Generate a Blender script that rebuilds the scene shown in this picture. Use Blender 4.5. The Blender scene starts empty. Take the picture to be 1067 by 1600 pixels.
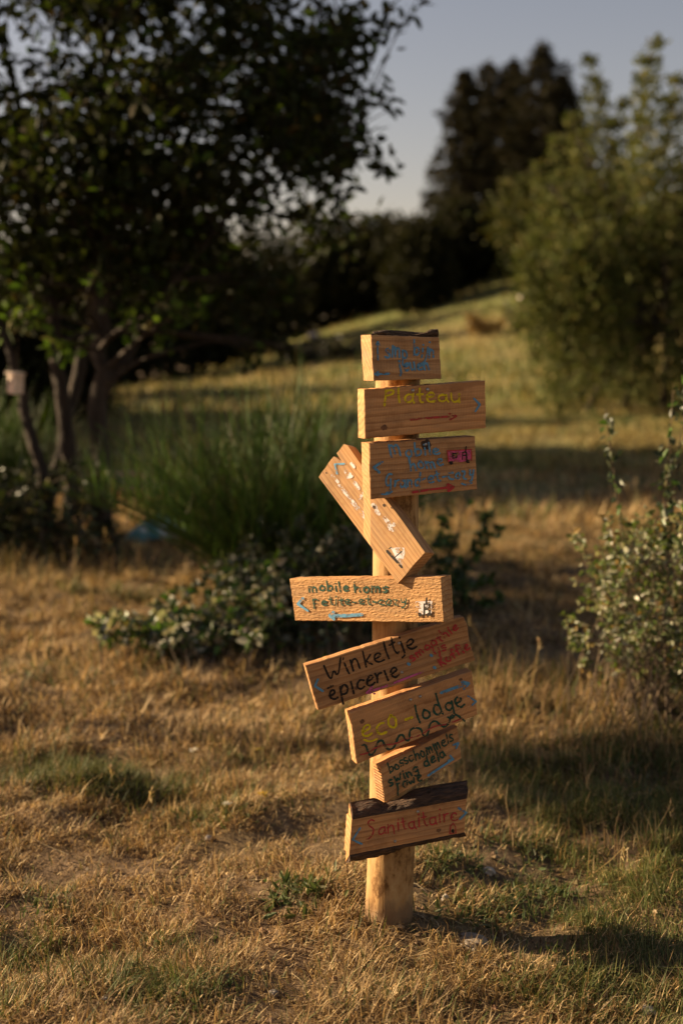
import bpy, math, random
import numpy as np
from mathutils import Vector, Matrix

random.seed(7)
RNG = np.random.default_rng(11)
scene = bpy.context.scene
COL = scene.collection

# ------------------------------------------------------------------ camera
CAM_H = 1.05
PITCH = math.radians(6.2)
FOC = 2222.0                       # focal length in pixels of the 1067 x 1600 frame (50 mm on 36 mm)
cam_data = bpy.data.cameras.new('camera')
cam = bpy.data.objects.new('camera', cam_data)
COL.objects.link(cam)
cam.location = (0, 0, CAM_H)
cam.rotation_euler = (math.pi / 2 - PITCH, 0, 0)
cam_data.sensor_fit = 'VERTICAL'
cam_data.sensor_height = 36.0
cam_data.sensor_width = 24.0
cam_data.lens = 50.0
cam_data.clip_start = 0.05
cam_data.clip_end = 2000
cam_data.dof.use_dof = True
cam_data.dof.focus_distance = 2.56
cam_data.dof.aperture_fstop = 2.8
cam_data.dof.aperture_blades = 0
scene.camera = cam

# ------------------------------------------------------------------ sky, sun, exposure
SUN_EL = math.radians(21)
SUN_BACK = math.radians(16)        # the sun stands on the left, a little behind the sign
SUN_DIR = Vector((-math.cos(SUN_BACK) * math.cos(SUN_EL), math.sin(SUN_BACK) * math.cos(SUN_EL), math.sin(SUN_EL)))
world = bpy.data.worlds.new('World')
scene.world = world
world.use_nodes = True
wn, wl = world.node_tree.nodes, world.node_tree.links
wn.clear()
w_out = wn.new('ShaderNodeOutputWorld')
w_bg = wn.new('ShaderNodeBackground')
w_sky = wn.new('ShaderNodeTexSky')
w_sky.sky_type = 'NISHITA'
w_sky.sun_disc = False
w_sky.sun_elevation = SUN_EL
w_sky.sun_rotation = math.atan2(SUN_DIR.x, SUN_DIR.y)
w_sky.air_density = 1.0
w_sky.dust_density = 0.6
w_sky.ozone_density = 1.0
w_tint = wn.new('ShaderNodeMix'); w_tint.data_type = 'RGBA'; w_tint.blend_type = 'MULTIPLY'
w_tint.inputs['Factor'].default_value = 1.0
w_tint.inputs['B'].default_value = (1.0, .72, .61, 1)
wl.new(w_sky.outputs[0], w_tint.inputs['A'])
wl.new(w_tint.outputs['Result'], w_bg.inputs['Color'])
w_bg.inputs['Strength'].default_value = 0.053
wl.new(w_bg.outputs[0], w_out.inputs['Surface'])

sun_data = bpy.data.lights.new('sun', 'SUN')
sun_data.energy = 5.0
sun_data.angle = math.radians(0.5)
sun_data.color = (1.0, 0.76, 0.47)
sun = bpy.data.objects.new('sun', sun_data)
COL.objects.link(sun)
sun.rotation_euler = (-SUN_DIR).to_track_quat('-Z', 'Y').to_euler()
sun.location = (-20, 5, 20)

scene.view_settings.view_transform = 'Standard'
scene.view_settings.look = 'None'
scene.view_settings.gamma = 1.0
scene.view_settings.exposure = 1.48
scene.render.engine = 'CYCLES'
scene.cycles.use_denoising = True
scene.cycles.max_bounces = 6
scene.cycles.diffuse_bounces = 3
scene.cycles.glossy_bounces = 2
scene.cycles.transmission_bounces = 3
scene.cycles.transparent_max_bounces = 6
scene.cycles.caustics_reflective = False
scene.cycles.caustics_refractive = False

# ------------------------------------------------------------------ helpers
FWD = Vector((0, math.cos(PITCH), -math.sin(PITCH)))
UPV = Vector((0, math.sin(PITCH), math.cos(PITCH)))
CAMP = Vector((0, 0, CAM_H))

def ray(px, py):
    return FWD + Vector((1, 0, 0)) * ((px - 533.5) / FOC) + UPV * ((800 - py) / FOC)

def at(px, py, Y):
    """a point of the place, seen at (px, py) from where the photographer stands, Y metres ahead"""
    d = ray(px, py)
    return CAMP + d * (Y / d.y)

_TAB = np.random.default_rng(3).random((256, 256))
def vnoise(x, y):
    x = np.asarray(x, float); y = np.asarray(y, float)
    xi = np.floor(x).astype(int); yi = np.floor(y).astype(int)
    fx = x - xi; fy = y - yi
    fx = fx * fx * (3 - 2 * fx); fy = fy * fy * (3 - 2 * fy)
    g = lambda a, b: _TAB[a & 255, b & 255]
    return ((g(xi, yi) * (1 - fx) + g(xi + 1, yi) * fx) * (1 - fy)
            + (g(xi, yi + 1) * (1 - fx) + g(xi + 1, yi + 1) * fx) * fy)

def fbm(x, y, o=3):
    s = 0; a = .5; t = 0
    for k in range(o):
        s = s + a * vnoise(np.asarray(x) * 2 ** k + 17 * k, np.asarray(y) * 2 ** k + 31 * k); t += a; a *= .5
    return s / t

POST_X, POST_Y = 0.086, 2.63
def ground_z(x, y):
    x = np.asarray(x, float); y = np.asarray(y, float)
    t = np.clip(y - 9, 0, 50)
    xx = np.clip(x, -40, 40)
    z = -.032 + 0.0011 * t * t + 0.00015 * t * t * np.clip(xx, -14, 14)
    z = z - 0.05 * np.clip(y - 62, 0, 120)
    calm = 1 - .75 * np.exp(-((x - .42) ** 2 / .14 + (y - 2.5) ** 2 / .04))
    z = z + 0.035 * (fbm(x * 1.1 + 5, y * 1.1 + 3) - .5) + calm * (0.07 * (fbm(x * 4.3, y * 4.3 + 9, 2) - .5) + .028 * (vnoise(x * 15, y * 15 + 4) - .5)) * np.clip((14 - y) / 4, 0, 1)
    z = z + 0.25 * (fbm(x * .15, y * .15, 2) - .5) * np.clip((y - 12) / 15, 0, 1)
    r2 = (x - POST_X) ** 2 + (y - POST_Y) ** 2
    z = z + 0.018 * np.exp(-r2 / 0.02)
    return z

def gz(x, y):
    return float(ground_z(x, y))

def on_ground(px, py):
    d = ray(px, py); lo = 1.2
    while lo < 120:
        p = CAMP + d * lo
        if p.z < gz(p.x, p.y): break
        lo += 0.02
    return CAMP + d * lo

def np_mesh(name, verts, faces_list, cols=None, smooth=False):
    """faces_list: list of int arrays (n, k)"""
    me = bpy.data.meshes.new(name)
    verts = np.asarray(verts, np.float32)
    me.vertices.add(len(verts))
    me.vertices.foreach_set('co', verts.ravel())
    nl = sum(f.size for f in faces_list); npoly = sum(len(f) for f in faces_list)
    me.loops.add(nl); me.polygons.add(npoly)
    me.loops.foreach_set('vertex_index', np.concatenate([f.ravel() for f in faces_list]).astype(np.int32))
    tot = np.concatenate([np.full(len(f), f.shape[1]) for f in faces_list]).astype(np.int32)
    st = np.concatenate([[0], np.cumsum(tot)[:-1]]).astype(np.int32)
    me.polygons.foreach_set('loop_start', st)
    me.polygons.foreach_set('loop_total', tot)
    me.polygons.foreach_set('use_smooth', np.full(npoly, smooth))
    if cols is not None:
        a = me.attributes.new('col', 'FLOAT_COLOR', 'POINT')
        c = np.ones((len(verts), 4), np.float32); c[:, :3] = cols
        a.data.foreach_set('color', c.ravel())
    me.update(calc_edges=True)
    return me

class MB:
    """collects pieces of one mesh"""
    def __init__(s): s.v = []; s.f = {}; s.c = []; s.n = 0
    def add(s, verts, faces, col=(1, 1, 1)):
        verts = np.asarray(verts, float).reshape(-1, 3)
        s.v.append(verts)
        c = np.asarray(col, float)
        if c.ndim == 1: c = np.tile(c, (len(verts), 1))
        s.c.append(c)
        for k, fs in faces.items():
            s.f.setdefault(k, []).append(np.asarray(fs, int).reshape(-1, k) + s.n)
        s.n += len(verts)
    def tube(s, pts, radii, seg=7, col=(1, 1, 1), cap=True, jitter=0):
        pts = [Vector(p) for p in pts]; V = []; n = len(pts)
        prev = None
        for i, p in enumerate(pts):
            t = (pts[min(i + 1, n - 1)] - pts[max(i - 1, 0)])
            if t.length < 1e-9: t = Vector((0, 0, 1))
            t.normalize()
            if prev is None:
                a = Vector((1, 0, 0)) if abs(t.x) < .8 else Vector((0, 1, 0))
                u = t.cross(a).normalized()
            else:
                u = (prev - t * prev.dot(t))
                u = u.normalized() if u.length > 1e-6 else t.orthogonal().normalized()
            prev = u; w = t.cross(u)
            for k in range(seg):
                a = 2 * math.pi * k / seg
                r = radii[i] * (1 + jitter * (random.random() - .5))
                V.append(p + (u * math.cos(a) + w * math.sin(a)) * r)
        F = [(i * seg + k, i * seg + (k + 1) % seg, (i + 1) * seg + (k + 1) % seg, (i + 1) * seg + k)
             for i in range(n - 1) for k in range(seg)]
        T = []
        if cap:
            V.append(pts[-1]); V.append(pts[0]); e = n * seg
            T = [((n - 1) * seg + k, (n - 1) * seg + (k + 1) % seg, e) for k in range(seg)]
            T += [((k + 1) % seg, k, e + 1) for k in range(seg)]
        fs = {4: F}
        if T: fs[3] = T
        s.add([tuple(v) for v in V], fs, col)
    def leaves(s, pos, dirs, nrm, length, width, col, fold=.14, curl=.12):
        pos = np.asarray(pos, float); N = len(pos)
        if N == 0: return
        d = dirs / (np.linalg.norm(dirs, axis=1, keepdims=True) + 1e-9)
        side = np.cross(d, nrm); side /= (np.linalg.norm(side, axis=1, keepdims=True) + 1e-9)
        nn = np.cross(side, d)
        T = np.array([(0, 0, 0), (.33, -.5, fold), (.72, -.38, fold * .6), (1, 0, -curl), (.72, .38, fold * .6), (.33, .5, fold)])
        L = np.asarray(length).reshape(-1, 1, 1) * np.ones((N, 1, 1)); W = np.asarray(width).reshape(-1, 1, 1) * np.ones((N, 1, 1))
        V = pos[:, None, :] + d[:, None, :] * T[None, :, 0:1] * L + side[:, None, :] * T[None, :, 1:2] * W + nn[:, None, :] * T[None, :, 2:3] * W
        b = np.arange(N)[:, None] * 6
        q = np.concatenate([b + np.array([0, 1, 2, 3]), b + np.array([0, 3, 4, 5])])
        c = np.repeat(np.asarray(col, float).reshape(-1, 3) * np.ones((N, 1)), 6, axis=0)
        s.add(V.reshape(-1, 3), {4: q}, c)
    def blades(s, pos, az, lean, length, width, curl, col, tipcol=None):
        N = len(pos)
        h = np.stack([np.cos(az), np.sin(az), np.zeros(N)], 1)
        sd = np.stack([-np.sin(az), np.cos(az), np.zeros(N)], 1)
        a1 = lean; a2 = lean + curl
        d1 = h * np.sin(a1)[:, None] + np.array([0, 0, 1]) * np.cos(a1)[:, None]
        d2 = h * np.sin(a2)[:, None] + np.array([0, 0, 1]) * np.cos(a2)[:, None]
        L = length[:, None]; W = width[:, None] * .5
        m = pos + d1 * L * .5; t = m + d2 * L * .5
        V = np.stack([pos - sd * W, pos + sd * W, m + sd * W * .8, m - sd * W * .8, t], 1)
        b = np.arange(N)[:, None] * 5
        c = np.repeat(col[:, None, :], 5, axis=1)
        if tipcol is not None: c[:, 4, :] = tipcol
        s.add(V.reshape(-1, 3), {4: b + np.array([0, 1, 2, 3]), 3: b + np.array([3, 2, 4])}, c.reshape(-1, 3))
    def build(s, name, mat, parent=None, smooth=False, loc=None):
        V = np.concatenate(s.v)
        if loc is not None: V = V - np.asarray(loc)
        me = np_mesh(name, V, [np.concatenate(a) for a in s.f.values()], np.concatenate(s.c), smooth)
        me.materials.append(mat)
        o = bpy.data.objects.new(name, me); COL.objects.link(o)
        if loc is not None and parent is None: o.location = loc
        if parent: o.parent = parent
        return o

def empty(name, loc, label, cat, group=None):
    o = bpy.data.objects.new(name, None); COL.objects.link(o)
    o.location = loc; o.empty_display_size = .1
    tag(o, label, cat, group)
    return o

def tag(o, label=None, cat=None, group=None, kind=None):
    if label: o['label'] = label
    if cat: o['category'] = cat
    if group: o['group'] = group
    if kind: o['kind'] = kind
    return o

# ------------------------------------------------------------------ materials
class NT:
    def __init__(s, name):
        s.m = bpy.data.materials.new(name); s.m.use_nodes = True
        s.n = s.m.node_tree.nodes; s.l = s.m.node_tree.links; s.n.clear()
        s.out = s.n.new('ShaderNodeOutputMaterial')
        s.bsdf = s.n.new('ShaderNodeBsdfPrincipled')
        s.l.new(s.bsdf.outputs[0], s.out.inputs[0])
    def node(s, t, ins={}, **kw):
        x = s.n.new('ShaderNode' + t)
        for k, v in kw.items(): setattr(x, k, v)
        for k, v in ins.items():
            if isinstance(v, bpy.types.NodeSocket): s.l.new(v, x.inputs[k])
            else: x.inputs[k].default_value = v
        return x
    def ramp(s, fac, stops):
        r = s.n.new('ShaderNodeValToRGB'); s.l.new(fac, r.inputs[0])
        e = r.color_ramp.elements
        while len(e) < len(stops): e.new(.5)
        for el, (p, c) in zip(e, stops):
            el.position = p; el.color = (*c, 1) if len(c) == 3 else c
        return r.outputs[0]
    def mix(s, f, a, b, mode='MIX'):
        x = s.n.new('ShaderNodeMix'); x.data_type = 'RGBA'; x.blend_type = mode
        for k, v in ((0, f), (6, a), (7, b)):
            if isinstance(v, bpy.types.NodeSocket): s.l.new(v, x.inputs[k])
            elif k == 0: x.inputs[0].default_value = v
            else: x.inputs[k].default_value = (*v, 1) if len(v) == 3 else v
        return x.outputs[2]
    def set(s, **kw):
        for k, v in kw.items():
            k = k.replace('_', ' ')
            if isinstance(v, bpy.types.NodeSocket): s.l.new(v, s.bsdf.inputs[k])
            else: s.bsdf.inputs[k].default_value = v
    def bump(s, h, strength, dist, prev=None):
        b = s.node('Bump', {'Height': h, 'Strength': strength, 'Distance': dist})
        if prev: s.l.new(prev, b.inputs['Normal'])
        return b.outputs[0]

def veg_mat(name, transl=.35, rough=.5, tint=(1, 1, 1), tcol=(1.0, 1.0, .55), spec=.4):
    t = NT(name)
    a = t.node('Attribute', attribute_name='col')
    c = t.mix(1.0, a.outputs['Color'], tint, 'MULTIPLY')
    t.set(Base_Color=c, Roughness=rough)
    t.bsdf.inputs['Specular IOR Level'].default_value = spec
    if transl > 0:
        tr = t.node('BsdfTranslucent')
        t.l.new(t.mix(1.0, c, tcol, 'MULTIPLY'), tr.inputs['Color'])
        mx = t.node('MixShader', {0: transl, 1: t.bsdf.outputs[0], 2: tr.outputs[0]})
        t.l.new(mx.outputs[0], t.out.inputs[0])
    return t.m

def plain_mat(name, col, rough=.6, var=.25, scale=8, bump=0, metallic=0):
    t = NT(name)
    tc = t.node('TexCoord')
    nz = t.node('TexNoise', {'Vector': tc.outputs['Object'], 'Scale': scale, 'Detail': 5.0})
    c = t.ramp(nz.outputs['Fac'], [(.25, tuple(x * (1 - var) for x in col)), (.75, tuple(min(1, x * (1 + var)) for x in col))])
    t.set(Base_Color=c, Roughness=rough, Metallic=metallic)
    if bump: t.set(Normal=t.bump(nz.outputs['Fac'], .8, bump))
    return t.m

def bark_mat(name, col, sc=(14, 14, 3)):
    t = NT(name)
    tc = t.node('TexCoord')
    mp = t.node('Mapping', {'Vector': tc.outputs['Object'], 'Scale': sc})
    nz = t.node('TexNoise', {'Vector': mp.outputs[0], 'Scale': 2.0, 'Detail': 6.0})
    c = t.ramp(nz.outputs['Fac'], [(.32, tuple(x * .3 for x in col)), (.68, col)])
    t.set(Base_Color=c, Roughness=.9, Normal=t.bump(nz.outputs['Fac'], .9, .02))
    return t.m

def wood_mat(name, tint=(1, 1, 1), centre=(0, -.12, -.06), scale=38, saw=.35, rough_sawn=0.0, ringmix=.6):
    """softwood: growth rings round an axis running along local X"""
    t = NT(name)
    tc = t.node('TexCoord')
    mp = t.node('Mapping', {'Vector': tc.outputs['Object'], 'Location': tuple(-c for c in centre), 'Scale': (1, 1, 1)})
    st = t.node('Mapping', {'Vector': tc.outputs['Object'], 'Scale': (3.5, 18, 18)})
    warp = t.node('TexNoise', {'Vector': st.outputs[0], 'Scale': 1.0, 'Detail': 3.0})
    wv = t.node('VectorMath', {0: warp.outputs['Color'], 1: (.5, .5, .5)}, operation='SUBTRACT')
    ws = t.node('VectorMath', {0: wv.outputs[0], 'Scale': .022}, operation='SCALE')
    pos = t.node('VectorMath', {0: mp.outputs[0], 1: ws.outputs[0]}, operation='ADD')
    wave = t.node('TexWave', {'Vector': pos.outputs[0], 'Scale': scale, 'Distortion': .6, 'Detail': 2.0, 'Detail Scale': 1.5},
                  wave_type='RINGS', rings_direction='X', wave_profile='SAW')
    base = t.ramp(wave.outputs['Fac'], [(0.0, (.58, .375, .19)), (.55, (.52, .315, .15)), (.9, (.31, .155, .065)), (1.0, (.48, .285, .135))])
    plainc = (.54, .335, .165)
    base = t.mix(ringmix, plainc, base)
    fs = t.node('Mapping', {'Vector': tc.outputs['Object'], 'Scale': (12, 260, 260)})
    fib = t.node('TexNoise', {'Vector': fs.outputs[0], 'Scale': 1.0, 'Detail': 4.0})
    base = t.mix(.5, base, t.ramp(fib.outputs['Fac'], [(.3, (.62, .60, .58)), (.65, (1.12, 1.1, 1.08))]), 'MULTIPLY')
    # stains and weathering with shapes of their own
    big = t.node('TexNoise', {'Vector': tc.outputs['Object'], 'Scale': 13.0, 'Detail': 6.0, 'Roughness': .65})
    base = t.mix(.8, base, t.ramp(big.outputs['Fac'], [(.30, (.48, .42, .36)), (.5, (.96, .95, .94)), (.75, (1.14, 1.07, .95))]), 'MULTIPLY')
    gry = t.node('Mapping', {'Vector': tc.outputs['Object'], 'Scale': (5, 30, 30)})
    gn = t.node('TexNoise', {'Vector': gry.outputs[0], 'Scale': 1.0, 'Detail': 5.0, 'Roughness': .7})
    base = t.mix(t.ramp(gn.outputs['Fac'], [(.50, (0, 0, 0)), (.72, (.55, .55, .55))]), base, (.27, .20, .14))
    # saw marks across the board
    sw = t.node('TexWave', {'Vector': tc.outputs['Object'], 'Scale': 105.0, 'Distortion': 1.6, 'Detail': 2.0, 'Detail Scale': .6}, wave_type='BANDS', bands_direction='X')
    base = t.mix(saw * .55, base, t.ramp(sw.outputs['Fac'], [(.0, (.62, .58, .52)), (.45, (1, 1, 1))]), 'MULTIPLY')
    base = t.mix(1.0, base, tuple(c * k for c, k in zip(tint, (.95, .93, .91))), 'MULTIPLY')
    t.set(Base_Color=base, Roughness=.78)
    t.bsdf.inputs['Specular IOR Level'].default_value = .2
    n = t.bump(fib.outputs['Fac'], .45, .0012)
    n = t.bump(sw.outputs['Fac'], saw, .0010, n)
    n = t.bump(wave.outputs['Fac'], .3, .0008, n)
    if rough_sawn:
        rs = t.node('Mapping', {'Vector': tc.outputs['Object'], 'Scale': (130, 330, 200)})
        rn = t.node('TexNoise', {'Vector': rs.outputs[0], 'Scale': 1.0, 'Detail': 3.0})
        n = t.bump(rn.outputs['Fac'], rough_sawn, .0022, n)
    t.set(Normal=n)
    return t.m

def paint_mat(name, col, cover=.6):
    t = NT(name)
    tc = t.node('TexCoord')
    mp = t.node('Mapping', {'Vector': tc.outputs['Object'], 'Scale': (170, 420, 100)})
    nz = t.node('TexNoise', {'Vector': mp.outputs[0], 'Scale': 1.0, 'Detail': 4.0, 'Roughness': .65})
    big = t.node('TexNoise', {'Vector': tc.outputs['Object'], 'Scale': 70.0, 'Detail': 2.0})
    ad = t.node('Math', {0: nz.outputs['Fac'], 1: big.outputs['Fac']}, operation='ADD')
    c = t.ramp(big.outputs['Fac'], [(.3, tuple(x * .75 for x in col)), (.7, tuple(min(1, x * 1.15) for x in col))])
    t.set(Base_Color=c, Roughness=.7)
    t.bsdf.inputs['Specular IOR Level'].default_value = .25
    thr = 1.13 - .3 * cover
    mask = t.node('MapRange', {0: ad.outputs[0], 1: thr - .07, 2: thr + .05, 3: 0.0, 4: 1.0})
    tr = t.node('BsdfTransparent')
    mx = t.node('MixShader', {0: mask.outputs[0], 1: tr.outputs[0], 2: t.bsdf.outputs[0]})
    t.l.new(mx.outputs[0], t.out.inputs[0])
    return t.m

M = {}
M['leaf'] = veg_mat('oak_leaf', .40, .65, spec=.15)
M['leaf_far'] = veg_mat('far_leaf', .25, .7, spec=.1)
M['needle'] = veg_mat('needle', .1, .8, spec=.1)
M['gloss'] = veg_mat('bramble_leaf', .32, .42, spec=.5)
M['broom'] = veg_mat('broom_stem', .25, .6, spec=.3)
M['grass'] = veg_mat('grass_blade', .3, .65, tcol=(1, .95, .7), spec=.25)
M['bark'] = bark_mat('tree_bark', (.048, .031, .019))
M['twig'] = bark_mat('twig_bark', (.16, .11, .065))
M['stone'] = plain_mat('pale_stone', (.42, .36, .29), .85, .25, 30, .006)
M['nail'] = plain_mat('nail_steel', (.35, .33, .31), .4, .3, 200, 0, .8)
M['dark_hole'] = plain_mat('knot', (.05, .025, .012), .9, .3, 80)

# ------------------------------------------------------------------ ground
def axis(fine, lims):
    out = [fine[0]]
    while out[-1] < fine[1]: out.append(out[-1] + fine[2])
    st = fine[2]
    while out[-1] < lims[1]:
        st *= 1.07; out.append(out[-1] + st)
    lo = []; st = fine[2]; v = fine[0]
    while v > lims[0]:
        st *= 1.2; v -= st; lo.append(v)
    return np.array(lo[::-1] + out)
ys = axis((1.6, 6.0, .04), (-30, 600))
xr = axis((0, 1.5, .05), (-.01, 400))
xr = xr[xr >= 0]
xs = np.concatenate([-xr[:0:-1], xr])
XX, YY = np.meshgrid(xs, ys)
ZZ = ground_z(XX, YY)
nx, ny = len(xs), len(ys)
idx = np.arange(nx * ny).reshape(ny, nx)
quads = np.stack([idx[:-1, :-1], idx[:-1, 1:], idx[1:, 1:], idx[1:, :-1]], -1).reshape(-1, 4)
t = NT('dry_ground')
geo = t.node('NewGeometry')
n1 = t.node('TexNoise', {'Vector': geo.outputs['Position'], 'Scale': 1.1, 'Detail': 6.0, 'Roughness': .6})
n2 = t.node('TexNoise', {'Vector': geo.outputs['Position'], 'Scale': 28.0, 'Detail': 6.0, 'Roughness': .7})
n3 = t.node('TexNoise', {'Vector': geo.outputs['Position'], 'Scale': .22, 'Detail': 5.0, 'Roughness': .6})
dirt = t.ramp(n2.outputs['Fac'], [(.3, (.075, .05, .03)), (.55, (.16, .108, .064)), (.75, (.28, .20, .12))])
straw = t.ramp(n2.outputs['Fac'], [(.3, (.17, .125, .052)), (.6, (.28, .215, .09)), (.8, (.36, .28, .125))])
green = t.ramp(n2.outputs['Fac'], [(.3, (.085, .10, .03)), (.7, (.18, .19, .065))])
near = t.mix(t.ramp(n1.outputs['Fac'], [(.45, (0, 0, 0)), (.75, (.6, .6, .6))]), dirt, straw)
far = t.mix(t.ramp(n3.outputs['Fac'], [(.36, (0, 0, 0)), (.58, (1, 1, 1))]), straw, green)
sep = t.node('SeparateXYZ', {0: geo.outputs['Position']})
mr = t.node('MapRange', {0: sep.outputs['Y'], 1: 6.0, 2: 14.0})
t.set(Base_Color=t.mix(mr.outputs[0], near, far), Roughness=.95, Normal=t.bump(n2.outputs['Fac'], .8, .02))
t.bsdf.inputs['Specular IOR Level'].default_value = .1
me = np_mesh('ground', np.stack([XX, YY, ZZ], -1).reshape(-1, 3), [quads], None, True)
me.materials.append(t.m)
ground = bpy.data.objects.new('ground', me); COL.objects.link(ground)
tag(ground, 'dry grassy ground rising to a sunlit field at the back', 'ground', kind='structure')

# ------------------------------------------------------------------ the signpost
BASE = Vector((POST_X, POST_Y, gz(POST_X, POST_Y) - .03))
signpost = empty('signpost', BASE, 'wooden signpost with nine hand-lettered boards nailed to a round post', 'signpost')

def place(o, parent_loc, mat):
    o.matrix_local = Matrix.Translation(-Vector(parent_loc)) @ mat

# post
post_top = at(626, 528, POST_Y + .005)
mb = MB(); V = []; SEG = 40; RINGS = 70
pb = Vector((POST_X, POST_Y, BASE.z - .12))
for i in range(RINGS):
    f = i / (RINGS - 1)
    c = pb.lerp(post_top, f)
    rad = .0465 * (1 - f) + .0405 * f
    c.x += .004 * math.sin(f * 5.0)
    for k in range(SEG):
        a = 2 * math.pi * k / SEG
        r = rad * (1 + .03 * (vnoise(k * .55 + 3, f * 5) - .5) + .02 * (vnoise(k * 1.7, f * 22) - .5))
        da = abs((a - math.radians(213) + math.pi) % (2 * math.pi) - math.pi)   # an adze-cut flat down one side
        if da < .55: r = min(r, rad * .90 / max(math.cos(da), .5))
        V.append((c.x + r * math.cos(a), c.y + r * math.sin(a), c.z))
F = [(i * SEG + k, i * SEG + (k + 1) % SEG, (i + 1) * SEG + (k + 1) % SEG, (i + 1) * SEG + k) for i in range(RINGS - 1) for k in range(SEG)]
V.append(tuple(post_top)); top_i = len(V) - 1
T = [((RINGS - 1) * SEG + k, (RINGS - 1) * SEG + (k + 1) % SEG, top_i) for k in range(SEG)]
mb.add(np.array(V) - np.array(BASE), {4: F, 3: T})
t = NT('post_wood')
tc = t.node('TexCoord')
mp = t.node('Mapping', {'Vector': tc.outputs['Object'], 'Scale': (60, 60, 4)})
nz = t.node('TexNoise', {'Vector': mp.outputs[0], 'Scale': 1.0, 'Detail': 6.0, 'Roughness': .6})
mp2 = t.node('Mapping', {'Vector': tc.outputs['Object'], 'Scale': (22, 22, 11)})
nb = t.node('TexNoise', {'Vector': mp2.outputs[0], 'Scale': 1.0, 'Detail': 6.0, 'Roughness': .7})
c = t.ramp(nz.outputs['Fac'], [(.28, (.20, .115, .05)), (.5, (.40, .26, .115)), (.75, (.50, .345, .165))])
c = t.mix(1.0, c, t.ramp(nb.outputs['Fac'], [(.39, (.36, .27, .19)), (.46, (.80, .71, .62)), (.60, (1, 1, 1)), (.68, (1.02, .80, .55))]), 'MULTIPLY')
sz = t.node('SeparateXYZ', {0: tc.outputs['Object']})
hz = t.node('Math', {0: nb.outputs['Fac'], 1: .16}, operation='MULTIPLY')
hs = t.node('Math', {0: sz.outputs['Z'], 1: hz.outputs[0]}, operation='SUBTRACT')
c = t.mix(t.node('MapRange', {0: hs.outputs[0], 1: -.03, 2: .0, 3: .8, 4: 0.0}).outputs[0], c, (.15, .095, .055))
t.set(Base_Color=c, Roughness=.8, Normal=t.bump(nb.outputs['Fac'], .5, .004, t.bump(nz.outputs['Fac'], .5, .003)))
t.bsdf.inputs['Specular IOR Level'].default_value = .2
post = mb.build('post', t.m, signpost, True)

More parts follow.
